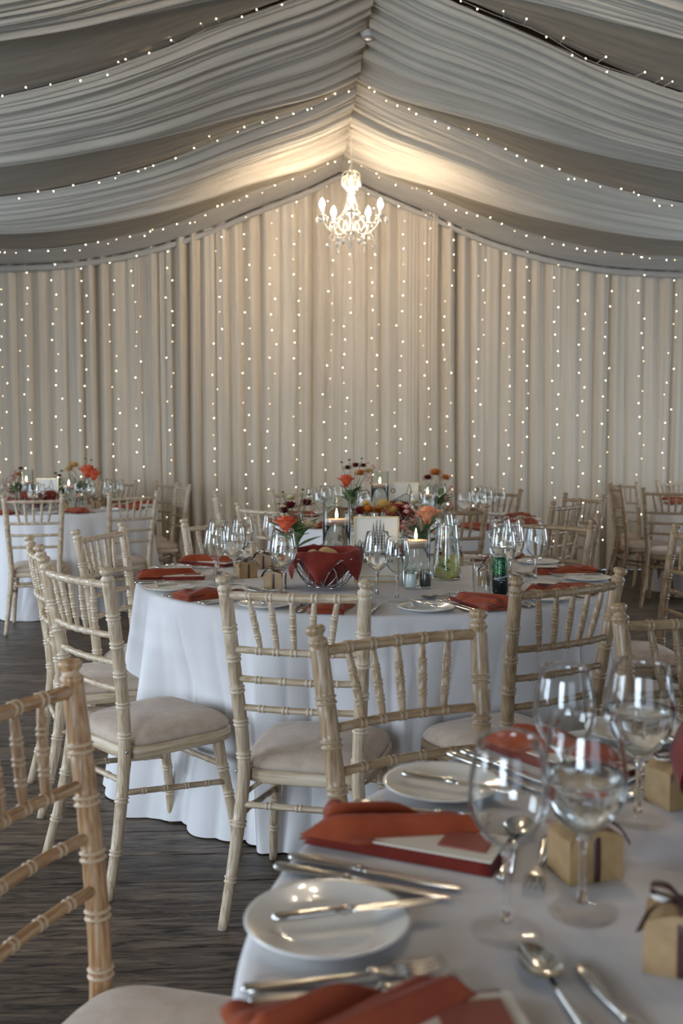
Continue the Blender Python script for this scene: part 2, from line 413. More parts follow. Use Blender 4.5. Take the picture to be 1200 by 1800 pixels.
# ------------------------------------------------------------ ceiling drapes
SEAMS = [1.85, 3.65, 5.45, 7.25, 9.05]
def wsheer(x): a = abs(x); return .02+.74*(1-math.exp(-(a/1.25)**1.6))
PLEATS = {}
def pleats(seed):
    if seed not in PLEATS:
        r_ = random.Random(int(seed*100)); b = [0.0]
        while b[-1] < 1.8: b.append(b[-1]+r_.choice((.026,.034,.044,.055,.07,.10))*r_.uniform(.8,1.2))
        PLEATS[seed] = (b, [r_.uniform(.35,1) for _ in b], [r_.uniform(.3,.7) for _ in b], [r_.uniform(0,9) for _ in b])
    return PLEATS[seed]
def fold(t, s, seed):
    """pleat height below the lining, t across the bay in metres, s distance from the ridge"""
    import bisect
    b, am, sk, ph = pleats(seed)
    u = t + .07*mnoise.noise(Vector((s*.45, t*.9, seed)))*min(1, s*.8+.2) + .018*mnoise.noise(Vector((s*1.1, t*5, seed+9)))
    u = min(max(u, 0.001), b[-1]-.001); i = bisect.bisect_right(b, u)-1; i = min(i, len(b)-2)
    wd = b[i+1]-b[i]; x = (u-b[i])/wd; k = sk[i]
    y = .5*x/k if x < k else .5+.5*(x-k)/(1-k)
    dep = min(.085, wd*1.5)*am[i]*(.55+.6*abs(math.sin(s*.8+ph[i])))*max(.45, 1.15-.22*s)
    h = dep*math.sin(PI*y)**.5
    q = math.sin(PI*31*u+3*mnoise.noise(Vector((s*.6, t*3, seed+4))))
    h += .012*abs(q)**.6*max(.2, 1-.25*s)
    return -h
bay_names = ['over the camera', 'nearest the camera', 'between the first and second light band', 'around the chandelier cord']
for bi in range(4):
    y0, y1 = SEAMS[bi], SEAMS[bi+1]
    for side in (-1, 1):
        mb = MB(); seed = bi*7.3+side*2.1
        NS, NT = 46, 520
        def f(u, v):
            s = 3.75*(u**1.25); x = side*s; ye = y1-wsheer(x); t = v*(ye-y0); y = y0+t
            env = math.sin(PI*v)**.5 if 0 < v < 1 else 0
            z = profile(x) + fold(v*(1.8), s, seed)*(.5+.5*env) - .05*math.sin(PI*v)*min(1, s/1.5)
            return room(x, y, z)
        grid(mb, f, NS, NT)
        sd = 'left' if side < 0 else 'right'
        o = mb.build('ceiling_drape', M_drape)
        tag(o, 'pleated ivory ceiling swag on the %s slope, bay %s' % (sd, bay_names[bi]), 'drape', 'ceiling swags')
        mb = MB()
        def g(u, v):
            s = 3.75*(u**1.25); x = side*s; w_ = wsheer(x)
            h = .010*math.sin(v*17+s*1.2)*min(1, s)+.006*math.sin(v*41+s)
            return room(x, y1-w_*(1-v), profile(x)-.035*math.sin(PI*v)+h*.6-.0)
        grid(mb, g, 40, 30); mb.build('sheer_panel', M_sheer, o)
# short end swag by the back wall and its rolled lower edge
for side in (-1, 1):
    mb = MB()
    def f(u, v):
        s = 3.9*(u**1.2); x = side*s; y = SEAMS[4]+v*(YB-.10-SEAMS[4])
        z = profile(x) - .012*abs(math.sin(v*9*PI+1.2*mnoise.noise(Vector((s,v*3,side)))))-.02*v
        return room(x, y, z)
    grid(mb, f, 44, 60)
    o = mb.build('ceiling_drape', M_val); sd = 'left' if side < 0 else 'right'
    tag(o, 'short grey-ivory end swag meeting the back curtains, %s slope' % sd, 'drape', 'ceiling swags')
    mb = MB()
    def g(u, v):
        s = 3.9*(u**1.2); x = side*s; q = v*PI*1.2
        r = .035+.006*math.sin(s*3)
        return room(x, YB-.12-r*math.sin(q), profile(x)-.04-.035*(1-math.cos(q))*.9-.010*math.sin(v*12+s*.6)*.4)
    grid(mb, g, 44, 16); tag(mb.build('valance', M_val, o), 'rolled fabric edge')

# ------------------------------------------------------------ wall curtains
edges = [-5.2, -3.42, -1.66, .02, 1.71, 3.42, 5.2]
cdesc = ['far left, past the frame edge', 'leftmost in the photo', 'left of the chandelier', 'under and right of the chandelier', 'right of the chandelier', 'rightmost']
cl = ['ivory curtain at the far left of the back wall', 'ivory pleated curtain behind the left table', 'ivory pleated curtain left of the chandelier',
      'ivory curtain with flat centre under the chandelier', 'ivory pleated curtain behind the right half of the main table', 'ivory pleated curtain behind the right-hand chairs']
def cfold(x, zz):
    tg = .5+.5*(zz/3.8)     # tighter at the top
    u = x + .035*mnoise.noise(Vector((x*2.2, zz*.18, 1.7)))
    a = 0
    amp = .45+1.0*abs(mnoise.noise(Vector((x*1.1, .3, 5.1)))*1.7)
    ph = 5*mnoise.noise(Vector((x*.9, 0, 3.3)))
    q = math.sin(2*PI*u/.30+ph); a += .085*amp*abs(q)**.65*(.8+.3*tg)
    q = math.sin(2*PI*u/.123+ph*1.9+.4*zz*.3); a += .020*amp*q*(.5+.6*tg)
    a += .03*mnoise.noise(Vector((x*4, zz*.25, 8.8)))
    a += .010*math.sin(2*PI*u/.031+3*ph)*max(0, mnoise.noise(Vector((x*1.7, .5, 9.1))))*2
    return a
for i in range(6):
    x0, x1 = edges[i], edges[i+1]; mb = MB(); nu = int((x1-x0)/.008)
    def f(u, v):
        x = x0+.001+(x1-x0-.002)*u; z = .012+(profile(x)-.03-.012)*v
        e = min(1, min(u, 1-u)*18); 
        return room(x, YB-.04-cfold(x, z)*(.35+.65*e), z)
    grid(mb, f, nu, 9)
    tag(mb.build('curtain', M_curt), cl[i], 'curtain', 'curtains across the back wall')

# ------------------------------------------------------------ fairy lights
bm_ = MB(); lathe(bm_, [(0,-.0042),(.0026,-.003),(.0036,0),(.0026,.003),(0,.0042)], 6); bulb_me = bm_.mesh('bulb', [M_bulb]); bulb_dim = bm_.mesh('bulb_dim', [M_bulbd])
def light_string(path_pts, bulbs, label, group):
    mb = MB(); sweep(mb, path_pts, .0014, 4, 0, caps=False)
    for (p, b_) in bulbs: sweep(mb, [p, b_], .0016, 4, 0, caps=False)
    o = mb.build('light_string', M_wire); tag(o, label, 'string lights', group)
    for (p, b_) in bulbs: link('bulb', bulb_dim if random.random() < .30 else bulb_me, o, b_)
ordn = ['first','second','third','fourth','fifth','sixth','seventh','eighth','ninth','tenth','eleventh','twelfth','thirteenth','fourteenth','fifteenth','sixteenth','seventeenth','eighteenth','nineteenth','twentieth','twenty-first','twenty-second','twenty-third','twenty-fourth','twenty-fifth','twenty-sixth']
SX = [16,57,110,155,209,249,303,386,438,480,521,578,607,655,700,746,786,838,886,915,968,1012,1056,1118,1167]
for i, sx in enumerate(SX):
    a = (sx-600)/1750; Yw = (YB-.24)/(math.cos(RA)-a*math.sin(RA)) # on the plane just before the curtain
    X = a*Yw*1.01; xr = X*math.cos(RA)+Yw*math.sin(RA)-RX0
    ztop = profile(xr)-.03; rr = random.Random(i*13+5)
    ph = rr.random()*6; dx = lambda z: .018*math.sin(z*1.7+ph)+.008*math.sin(z*4.1+ph*2)
    yy = YB-.235
    path = [room(xr+dx(ztop-z), yy, ztop-z) for z in [k*.1 for k in range(int((ztop-.25)/.1))]]
    bl = []; z = ztop-.04-rr.random()*.1
    while z > .3:
        p = room(xr+dx(z), yy, z); sgn = rr.choice((-1,1)); d = rr.uniform(.012,.04)*sgn
        bl.append((p, room(xr+dx(z)+d, yy-rr.uniform(-.0,.015), z+rr.uniform(-.012,.012)))); z -= .138+rr.uniform(-.012,.012)
    light_string(path, bl, '%s hanging fairy-light string from the left on the back wall' % ordn[i], 'hanging fairy-light strings')
bn = ['over the camera', 'third from the back wall, nearest the camera', 'second from the back wall, middle of the three', 'nearest the back wall']
for bi in range(2, 5):
    y = SEAMS[bi]; rr = random.Random(bi*31)
    zx = lambda x: profile(x)-.028-.012*abs(math.sin(x*2.1+bi))
    path = [room(-3.7+k*.1, y-.03-(.5+.5*math.sin(k*1.1+bi))*.05*min(1,abs(-3.7+k*.1)), zx(-3.7+k*.1)-.008) for k in range(75)]
    bl = []
    x = -3.6
    while x < 3.6:
        k = (x+3.7)/.1; i0 = int(k); p = path[i0].lerp(path[i0+1], k-i0)
        wS = min(.16, wsheer(x)*.45)
        up = rr.random()
        b_ = p + Vector((rr.uniform(-.02,.02), -(up*wS), rr.uniform(-.035,.0)))
        bl.append((p, b_)); x += rr.uniform(.045, .15)
    light_string(path, bl, 'fairy-light string across the ceiling seam %s' % bn[bi-1], 'ceiling fairy-light strings')

# smoke detector on the ridge
mb = MB(); lathe(mb, [(0,0),(.052,0),(.052,-.012),(.046,-.018),(.046,-.026),(.036,-.032),(.030,-.045),(0,-.048)][::-1], 24)
sd_ = mb.build('smoke_detector', M_white, loc=(.165,6.33,3.80)); tag(sd_, 'round white smoke detector under the ceiling ridge', 'detector')
mb = MB(); lathe(mb, [(.0305,-.046),(.034,-.040),(.034,-.037),(.030,-.036)], 20); mb.build('grille', mat('grille_grey',(.35,.35,.35),.5), sd_)

# ------------------------------------------------------------ chandelier
def chandelier(loc, label, lights=True):
    root = empty('chandelier', loc, 0, label, 'chandelier', 'crystal chandeliers')
    # origin at the ceiling hook; body hangs below
    mb = MB(); z = 0.0; k = 0
    while z > -.44:
        pts = [(.007*math.cos(q) if k % 2 else 0, 0 if k % 2 else .007*math.cos(q), z-.012+.013*math.sin(q)) for q in [2*PI*j/8 for j in range(9)]]
        sweep(mb, pts, .0018, 5, 0, caps=False); z -= .021; k += 1
    mb.build('chain', M_chand, root)
    Z = -.44
    mb = MB(); lathe(mb, [(r, Z+z) for r, z in [(0,-.545),(.012,-.53),(.02,-.51),(.008,-.49),(.03,-.47),(.045,-.455),(.03,-.44),(.012,-.42),(.01,-.36),(.02,-.33),(.026,-.30),(.012,-.26),(.009,-.2),(.018,-.17),(.028,-.15),(.014,-.12),(.008,-.08),(.02,-.04),(.008,-.01),(0,0)]], 14)
    mb.build('column', M_chand, root)
    mb = MB()
    for j in range(6):     # crown scrolls
        a = j*PI/3; c, s = math.cos(a), math.sin(a)
        pts = catmull([(.01*c,.01*s,Z-.005),(.035*c,.035*s,Z-.0),(.062*c,.062*s,Z-.03),(.055*c,.055*s,Z-.07),(.03*c,.03*s,Z-.10)], 5)
        sweep(mb, pts, .0035, 6)
    sweep(mb, [(.06*math.cos(q),.06*math.sin(q),Z-.05) for q in [2*PI*j/24 for j in range(25)]], .004, 6, caps=False)
    mb.build('crown', M_chand, root)
    dm = MB(); lathe(dm, [(0,-.042),(.007,-.036),(.011,-.026),(.008,-.012),(.002,-.002),(0,0)], 6); 
    for f in range(len(dm.f)): dm.flat.add(f)
    drop = dm.mesh('crystal_drop', [M_drop])
    bd = MB()
    for k in range(5): lathe(bd, [(0,-.006-.013*k-.0),(.0052,-.0015-.013*k),(.0052,.0015-.013*k),(0,.005-.013*k)], 6)
    beads = bd.mesh('bead_strand', [M_drop])
    for j in range(6):
        a = j*PI/3+.3; c, s = math.cos(a), math.sin(a)
        link('crystal_drop', drop, root, (.066*c,.066*s,Z-.05), scale=(1.1,1.1,1.7))
        link('crystal_drop', drop, root, (.045*c,.045*s,Z-.10))
    # beaded swags from crown down to the arm ring
    mb = MB()
    for j in range(10):
        a = j*PI/5; c, s = math.cos(a), math.sin(a)
        for k in range(16):
            t = k/15; r = .026+.10*t**2.2*1.0; zz = Z-.13-.25*t-.03*math.sin(PI*t)
            lathe(mb, [(0,-.0055),(.0055,0),(0,.0055)], 5, (r*c, r*s, zz))
    for f in range(len(mb.f)): mb.flat.add(f)
    tag(mb.build('bead_swags', M_drop, root), kind='stuff')
    bob = MB(); lathe(bob, [(0,-.004),(.012,-.006),(.028,.0),(.033,.006),(.030,.006),(.01,.0),(0,.001)], 14); bob = bob.mesh('drip_pan', [M_chand])
    slv = MB(); lathe(slv, [(.011,0),(.011,.055),(.006,.058)], 10); slv = slv.mesh('candle_sleeve', [M_white])
    lb = MB(); lathe(lb, [(.007,0),(.015,.012),(.020,.030),(.015,.052),(.007,.070),(0,.08)], 10); lb = lb.mesh('lamp_bulb', [M_lamp])
    for j in range(5):
        a = math.radians(-90+72*j); c, s = math.cos(a), math.sin(a)
        mb = MB()
        pts = catmull([(.02,Z-.43),(.07,Z-.49),(.13,Z-.49),(.185,Z-.44),(.215,Z-.375),(.222,Z-.36)], 6) if 0 else None
        pts = catmull([(.02*c,.02*s,Z-.43),(.07*c,.07*s,Z-.485),(.14*c,.14*s,Z-.48),(.20*c,.20*s,Z-.42),(.222*c,.222*s,Z-.36)], 6)
        sweep(mb, pts, .0055, 8)
        pts = catmull([(.07*c,.07*s,Z-.47),(.10*c,.10*s,Z-.41),(.075*c,.075*s,Z-.37),(.05*c,.05*s,Z-.395),(.062*c,.062*s,Z-.42)], 5)
        sweep(mb, pts, .0042, 6)
        pts = catmull([(.14*c,.14*s,Z-.475),(.17*c,.17*s,Z-.52),(.135*c,.135*s,Z-.535),(.125*c,.125*s,Z-.505)], 5)
        sweep(mb, pts, .0042, 6)
        arm = mb.build('arm', M_chand, root)
        link('drip_pan', bob, arm, (.222*c,.222*s,Z-.36)); link('candle_sleeve', slv, arm, (.222*c,.222*s,Z-.358))
        link('lamp_bulb', lb, arm, (.222*c,.222*s,Z-.302))
        for q in range(4):
            b_ = a+q*PI/2
            link('crystal_drop', drop, arm, (.222*c+.031*math.cos(b_), .222*s+.031*math.sin(b_), Z-.362))
        link('bead_strand', beads, arm, (.17*c,.17*s,Z-.50)); link('crystal_drop', drop, arm, (.17*c,.17*s,Z-.565))
        link('crystal_drop', drop, arm, (.10*c,.10*s,Z-.49), scale=(1.3,1.3,1.3))
        mb = MB(); sweep(mb, [(.222*c,.222*s,Z-.357),(.266*c,.266*s,Z-.362)], .002, 5); mb.build('hook', M_chand, arm)
        link('crystal_drop', drop, arm, (.266*c,.266*s,Z-.365), scale=(1.1,1.1,1.4))
        b2 = a+math.radians(36)
        link('bead_strand', beads, arm, (.11*math.cos(b2),.11*math.sin(b2),Z-.47)); link('crystal_drop', drop, arm, (.11*math.cos(b2),.11*math.sin(b2),Z-.53))
    return root
chandelier((.077, 8.1, 3.88), 'lit crystal chandelier on a chain before the back curtains').scale = (1.09,1.09,1.03)
ch2 = chandelier((.34, 2.85, 3.86), 'second crystal chandelier, overhead just outside the top of the view')
ch3 = chandelier((.30, 3.0, 3.86), 'third crystal chandelier, overhead out of view') if False else None

# ------------------------------------------------------------ chiavari chair
def make_chair(kind):
    WX, WY, WZ, R = W[kind+'x'], W[kind+'y'], W[kind+'z'], W[kind+'r']
    root = empty('chiavari_chair', (0,0,0), 0, 'x', 'chair', 'chiavari chairs')
    pp = [(.190,-.275,0),(.170,-.225,.20),(.155,-.197,.38),(.157,-.197,.48),(.166,-.212,.62),(.176,-.236,.78),(.183,-.256,.893)]
    for s in (-1, 1):
        mb = MB(); P = [(s*x, y, z) for x, y, z in pp]
        bamboo(mb, P, .0172, [.14,.30,.50,.60,.70,.795,.885], 6, 12, rfun=lambda t: .0135+.0045*min(1,t/.3))
        t0 = Vector(P[-1]); d = Vector((s*.004,-.006,.03)).normalized()
        prof = [(.017,-.004),(.0185,0),(.0195,.004),(.018,.008),(.0135,.012),(.0125,.016),(.0165,.020),(.0195,.025),(.0195,.030),(.015,.035),(.006,.037)]
        sweep(mb, [t0+d*z for _, z in prof], [r for r, _ in prof], 12, [1 if 2 < i < 5 else 0 for i in range(len(prof))])
        post = mb.build('back_post', [WZ, R], root)
        mb = MB(); lathe(mb, [(.011,0),(.013,.001),(.013,.006),(.012,.008)], 10, (s*.190,-.275,0)); mb.build('foot_glide', M_foot, post)
        mb = MB(); sweep(mb, [(s*.172,-.199,.40),(s*.176,-.199,.40)], .005, 8); mb.build('bolt', M_metal, post)
        mb = MB(); Q = [(s*.186,.178,.002),(s*.176,.160,.15),(s*.160,.135,.30),(s*.155,.125,.375)]
        bamboo(mb, Q, .016, [.28,.52,.74], 5, 12, rfun=lambda t: .0125+.0060*t)
        leg = mb.build('front_leg', [WZ, R], root)
    def rail(name, z, hx, y, bow, r, rings):
        mb = MB(); P = [(-hx,y,z),(-hx*.5,y-bow*.75,z),(0,y-bow,z),(hx*.5,y-bow*.75,z),(hx,y,z)]
        bamboo(mb, P, r, rings, 4, 10); return mb.build(name, [WX, R], root)
    TB = .022
    rail('top_rail', .880, .182, -.252, TB, .0112, [.185,.34,.5,.66,.815])
    rail('lattice_rail', .735, .174, -.230, TB, .0095, [.23,.365,.5,.635,.77])
    rail('back_rail', .655, .169, -.217, TB*.8, .0092, [.2,.4,.6,.8])
    rail('back_rail', .575, .163, -.204, TB*.6, .0092, [.2,.4,.6,.8])
    for k in range(-2, 3):
        xt, xb = k*.0575, k*.0455
        bt = TB*(1-(abs(k)/2*.63)**2*.9); 
        mb = MB(); bamboo(mb, [(xt,-.252-bt*.98,.874),(( xt+xb)/2,-.241-bt*.98,.806),(xb,-.230-bt*.98,.740)], .0088, [.30,.52,.74], 5, 8, dbl=.0042, hw=.0022,
            rfun=lambda t: .0050+.0040*math.sin(PI*min(1,max(0,t)))**.5)
        mb.build('spindle', [WZ, R], root)
    # seat frame: rounded trapezoid ring
    def outline(inset, n=40):
        out = []
        for i in range(n):
            q = 2*PI*i/n; c, s = math.cos(q), math.sin(q); e = .42
            u = math.copysign(abs(c)**e, c); v = math.copysign(abs(s)**e, s)
            y = -.005+v*(.192-inset); wd = .172+.026*(v+1)/2
            out.append((u*(wd-inset), y))
        return out
    mb = MB(); lv = [(0,.370),(.0-.002,.373),(-.002,.399),(.004,.404),(.030,.404)]
    vs = []; n = 40
    for ins, z in lv: vs += [(x, y, z) for x, y in outline(ins, n)]
    vs += [(x, y, .370) for x, y in outline(.03, n)]
    fs = []
    for a in range(len(lv)):
        for j in range(n): fs.append((a*n+j, a*n+(j+1)%n, (a+1)*n+(j+1)%n, (a+1)*n+j))
    for j in range(n): fs.append((5*n+j, 5*n+(j+1)%n, (j+1)%n, j))
    mb.add(vs, fs); mb.build('seat_frame', [W[kind+'f']], root)
    mb = MB(); lv = [(.010,.4035),(.004,.408),(.003,.416),(.008,.426),(.020,.437),(.045,.447),(.09,.454),(.14,.457),(.17,.458)]; vs = []
    for ins, z in lv: vs += [(x, y, z) for x, y in outline(ins, n)]
    fs = [(a*n+j, a*n+(j+1)%n, (a+1)*n+(j+1)%n, (a+1)*n+j) for a in range(len(lv)-1) for j in range(n)]
    fs.append(tuple((len(lv)-1)*n+j for j in range(n))); fs.append(tuple(reversed(range(n))))
    mb.add(vs, fs); mb.build('seat_pad', [M_pad], root)
    def strut(p, q, rings, m):
        mb = MB(); a, b_ = Vector(p), Vector(q); bamboo(mb, [a, a.lerp(b_,.5), b_], .0088, rings, 3, 9); mb.build('stretcher', [m, R], root)
    strut((-.164,-.209,.315),(.164,-.209,.315), [.25,.5,.75], WX); strut((-.162,.140,.285),(.162,.140,.285), [.25,.5,.75], WX)
    for s in (-1, 1):
        strut((s*.168,-.218,.285),(s*.169,.145,.235), [.2,.4,.6,.8], WY)
        mb = MB(); sweep(mb, catmull([(s*.160,-.19,.33),(s*.135,-.17,.352),(s*.11,-.155,.366)], 3), .006, 7); mb.build('corner_brace', [WX], root)
    return root
P_cream = Proto(make_chair('cream')); P_cream_shaded = Proto(make_chair('tan')); P_worn = Proto(make_chair('worn'))
CH = []
def chair(P, mid, f, label, group):
    f = Vector((f[0], f[1])).normalized(); p = Vector(mid) + f*.252
    if mid in ((-.12,2.50),(-.76,2.84),(.597,2.61)) or group != GM: CH.append((p.x, p.y, f.x, f.y))
    return P.put((p.x, p.y, 0), math.atan2(-f.x, f.y), label, group)
GM, GF, GB, GL, GR = 'chairs around the main table', 'chairs around the foreground table', 'chairs around the rear middle table', 'chairs around the rear left table', 'chairs around the rear right table'
chair(P_cream, (-.12,2.50), (.08,.36), 'limewashed chair facing the main table, nearest to its front centre', GM)
chair(P_cream_shaded, (.597,2.61), (-.185,.30), 'limewashed chair at the front right of the main table, left of the floor gap', GM)
chair(P_cream, (-.76,2.84), (.26,.24), 'whitest limewashed chair, full height in view left of the main table', GM)
chair(P_cream, (-1.07,3.48), (.34,.14), 'limewashed chair seen nearly edge-on at the left, behind the whitest chair', GM)
chair(P_cream, (-.98,4.06), (.35,-.10), 'limewashed chair left of the main table with its side towards the camera', GM)
chair(P_cream, (-.56,4.57), (.22,-.26), 'limewashed chair at the far left of the main table, behind wine glasses', GM)
chair(P_cream_shaded, (.97,4.52), (-.27,-.29), 'limewashed chair at the far right of the main table, facing the camera', GM)
chair(P_cream_shaded, (1.40,3.97), (-1,-.05), 'chair at the right edge of the photo with one tall post in view', GM)
chair(P_cream_shaded, (1.20,3.17), (-.84,.54), 'chair cut by the right edge, only its seat corner in view', GM)
chair(P_cream_shaded, (.12,1.925), (.17,-.32), 'tan limewashed chair at centre, its back towards the main table', GF)
chair(P_cream_shaded, (.775,2.10), (.05,-1), 'tan chair at the lower right behind the foreground wine glasses', GF)
chair(P_worn, (-.48,1.375), (.35,-.117), 'large worn brown chair at the lower left corner', GF)
chair(P_cream, (-.45,5.58), (.26,.29), 'chair at the left front of the rear middle table', GB)
chair(P_cream_shaded, (.62,5.50), (-.17,1), 'chair at the front of the rear middle table, behind the water jug', GB)
chair(P_cream_shaded, (1.34,5.93), (-.79,.62), 'chair at the right front of the rear middle table', GB)
chair(P_cream_shaded, (1.61,6.62), (-.88,-.47), 'chair at the right of the rear middle table, the farther of two overlapping', GB)
chair(P_cream, (-.36,7.35), (.6,-.7), 'chair behind the rear middle table, above the red rose', GB)
chair(P_cream_shaded, (1.17,7.42), (-.65,-.76), 'chair behind the rear middle table at its right, above the red napkin', GB)
chair(P_cream, (-.85,6.80), (.99,.125), 'chair seen edge-on as a single post left of the rear middle table', GB)
chair(P_cream, (-2.03,6.55), (-.07,.33), 'chair at the front of the rear left table, at the left edge', GL)
chair(P_cream, (-1.45,6.92), (-.66,.75), 'chair at the right front of the rear left table', GL)
chair(P_cream, (-1.33,8.30), (-.9,-.43), 'chair in side view right of the rear left table', GL)
chair(P_cream, (-1.55,8.82), (-.75,-.65), 'chair by the curtain, half hidden behind the side-view chair', GL)
chair(P_cream, (-2.05,9.12), (-.3,-.95), 'chair behind the rear left table, under the glasses', GL)
chair(P_cream_shaded, (2.28,8.25), (.99,-.05), 'chair in side view at the left of the rear right table', GR)
chair(P_cream, (2.50,8.85), (.9,.43), 'pale chair by the curtain beside the side-view chair at right', GR)
chair(P_cream_shaded, (2.47,7.50), (.41,.91), 'chair at the front of the rear right table, slender splayed leg', GR)
chair(P_cream, (3.06,9.22), (.5,-.85), 'white chair behind the rear right table at the right edge', GR)

# ------------------------------------------------------------ tables and cloths
def table(cx, cy, label_t, label_c, seed, n=22, fine=True):
    t = empty('round_table', (cx,cy,0), 0, label_t, 'table', 'round banquet tables')
    mb = MB(); lathe(mb, [(0,.722),(.885,.722),(.892,.728),(.892,.738),(.885,.744),(0,.744)], 64); mb.build('tabletop', M_tabletop, t)
    for a in (45,135,225,315):
        mb = MB(); x, y = .5*math.cos(math.radians(a)), .5*math.sin(math.radians(a)); sweep(mb, [(x*1.15,y*1.15,0),(x,y,.722)], .016, 8); mb.build('leg', M_metal, t)
    NA = 800 if fine else 420; mb = MB(); r_ = random.Random(seed)
    lv = [0,.2,.4,.6,.75,.86,.9,.905,.91]
    rows = [(r, .7505, 0) for r in (.0001,.3,.6,.8,.880)] + [(.893,.7496,0),(.900,.746,0),(.905,.738,0),(.908,.72,0)]
    NV = 22
    for k in range(1, NV+1): rows.append((None, .72-(.72-.004)*k/NV, k/NV))
    ph = [r_.random()*9 for _ in range(5)]
    vs = []
    for (r, z, t_) in rows:
        for j in range(NA):
            q = 2*PI*j/NA
            if r is None:
                m1 = mnoise.noise(Vector((math.cos(q)*2.2+seed, math.sin(q)*2.2, 1)))
                qq = q + .13*m1
                env = (.35+.9*abs(mnoise.noise(Vector((math.cos(q)*1.6, math.sin(q)*1.6+seed, 4)))*2))
                a1 = abs(math.sin(n*.5*qq+ph[0]+.4*t_*m1))**.6; a2 = abs(math.sin(n*.93*qq+ph[1]-.5*t_*m1))**.7; w3 = math.sin(n*.25*qq+ph[2])
                amp = env*(.120*t_**.65*(a1-.68) + .050*t_**.6*(a2-.65)) + .022*t_*w3
                base = .908+.090*t_**1.3
                zz = z + (.006*(1-a1) if t_ == 1 else 0)
                px, py = cx+base*math.cos(q), cy+base*math.sin(q)
                rr_ = amp; 
                if zz < .70:
                    for (ox, oy, fx, fy) in CH:       # the skirt gives way where a seat is pushed against it
                        dx, dy = px-ox, py-oy; ly_ = dx*fx+dy*fy; lx_ = dx*fy-dy*fx
                        if -.3 < ly_ < .235 and abs(lx_) < .34:
                            k_ = min(1, (.34-abs(lx_))/.14); k_ = k_*k_*(3-2*k_)*min(1, (.70-zz)/.25)
                            sh = min(.235-ly_, .075)
                            px += fx*sh*k_; py += fy*sh*k_
                            rr_ *= 1-.25*k_
                px += rr_*math.cos(q); py += rr_*math.sin(q)
                rm = math.hypot(px-cx, py-cy)
            else: zz = z; px, py = cx+r*math.cos(q), cy+r*math.sin(q)
            vs.append((px, py, zz))
    fs = [(a*NA+j, (a+1)*NA+j, (a+1)*NA+(j+1)%NA, a*NA+(j+1)%NA) for a in range(len(rows)-1) for j in range(NA)]
    mb.add(vs, fs); o = mb.build('tablecloth', M_cloth); tag(o, label_c, 'tablecloth', 'floor-length white tablecloths'); return o
MAIN = (.12, 3.86); FG = (.80, .96); RM = (.42, 6.65); LT = (-2.4, 8.0); RT = (3.62, 8.4)
table(*MAIN, 'round table hidden under the main white cloth at centre', 'white cloth over the main round table, falling in folds to the floor', 1)
table(*FG, 'round table hidden under the foreground cloth', 'white cloth over the foreground table at the lower right', 2)
table(*RM, 'round table hidden under the rear middle cloth', 'white cloth over the table behind the main table', 3, 18, False)
table(*LT, 'round table hidden under the rear left cloth', 'white cloth over the table by the left edge', 4, 18, False)
table(*RT, 'round table hidden under the rear right cloth', 'white cloth over the table by the right edge near the wall', 5, 18, False)
TZ = .7512

# ------------------------------------------------------------ tableware prototypes (local +x = towards the table centre, +y = guest's left)
def tagp(o, cat, group): return tag(o, 'x', cat, group)
def napkin():
    mb = MB()
    def f(u, v):    # folded base packet
        x = -.125+.25*u; y = -.056+.112*v; e = min(u, 1-u)*.25/.006; g = min(v, 1-v)*.112/.006
        return (x, y, .010*min(1, max(0,e))**.5*min(1, max(0,g))**.5+.0004)
    grid(mb, f, 26, 16)
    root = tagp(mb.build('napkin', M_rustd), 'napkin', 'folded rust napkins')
    mb = MB()
    def low(x): return -.060 if x < -.045 else -.060+(x+.045)*.68
    def g(u, v):
        x = -.130+.215*u + .012*math.sin(v*5); lo = low(x); hi = .060-.012*max(0,u-.7)*3; y = lo+(hi-lo)*v
        e = min(1, min(v, 1-v)*7)**.6*min(1, min(u,1-u)*14)**.6; d = (y-x*.62)
        z = .0105+e*(.009+.006*math.sin(d*95+1.0)+.004*math.sin(d*190+u*3)) + .006*e*math.exp(-((d-.02)/.02)**2)
        return (x, y, z)
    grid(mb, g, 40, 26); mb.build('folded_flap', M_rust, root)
    mb = MB()
    def h(u, v):    # pinched outer end
        x = -.134+.05*u; y = -.052+.11*v; return (x, y, .003+.018*math.sin(PI*u*.5)*(.75+.25*math.sin(v*11))*min(1, min(v,1-v)*8)**.5)
    grid(mb, h, 10, 24); mb.build('gathered_end', M_rust, root)
    mb = MB(); box(mb, (.045,-.004,.0118), (.155,.088,.0012)); c = mb.build('menu_card', M_card, root)
    mb = MB(); box(mb, (.078,.000,.0134), (.062,.052,.0012), rz=.0); mb.build('name_card', M_redcard, root)
    return root
def napkin_b():
    """plainer napkin laid flat in a soft fold"""
    mb = MB()
    def f(u, v):
        x = -.12+.24*u; y = -.055+.11*v+.006*math.sin(u*7); e = min(1, min(u,1-u)*14)**.5*min(1, min(v,1-v)*9)**.5
        return (x, y, .001+e*(.014+.004*math.sin((y*1.2+x)*60)+.003*math.sin(x*50+1)))
    grid(mb, f, 30, 22); root = tagp(mb.build('napkin', M_rust), 'napkin', 'folded rust napkins')
    mb = MB()
    def g(u, v):
        x = -.124+.16*u; y = -.057+(.116-.08*u)*v+.03*u; e = min(1, min(u,1-u)*9)**.5*min(1, min(v,1-v)*6)**.5
        return (x, y, .014+e*(.009+.003*math.sin((y*1.2-x)*70)))
    grid(mb, g, 24, 18); mb.build('folded_flap', M_rust, root)
    mb = MB(); box(mb, (.075,-.02,.020), (.10,.06,.0012)); mb.build('menu_card', M_card, root)
    return root
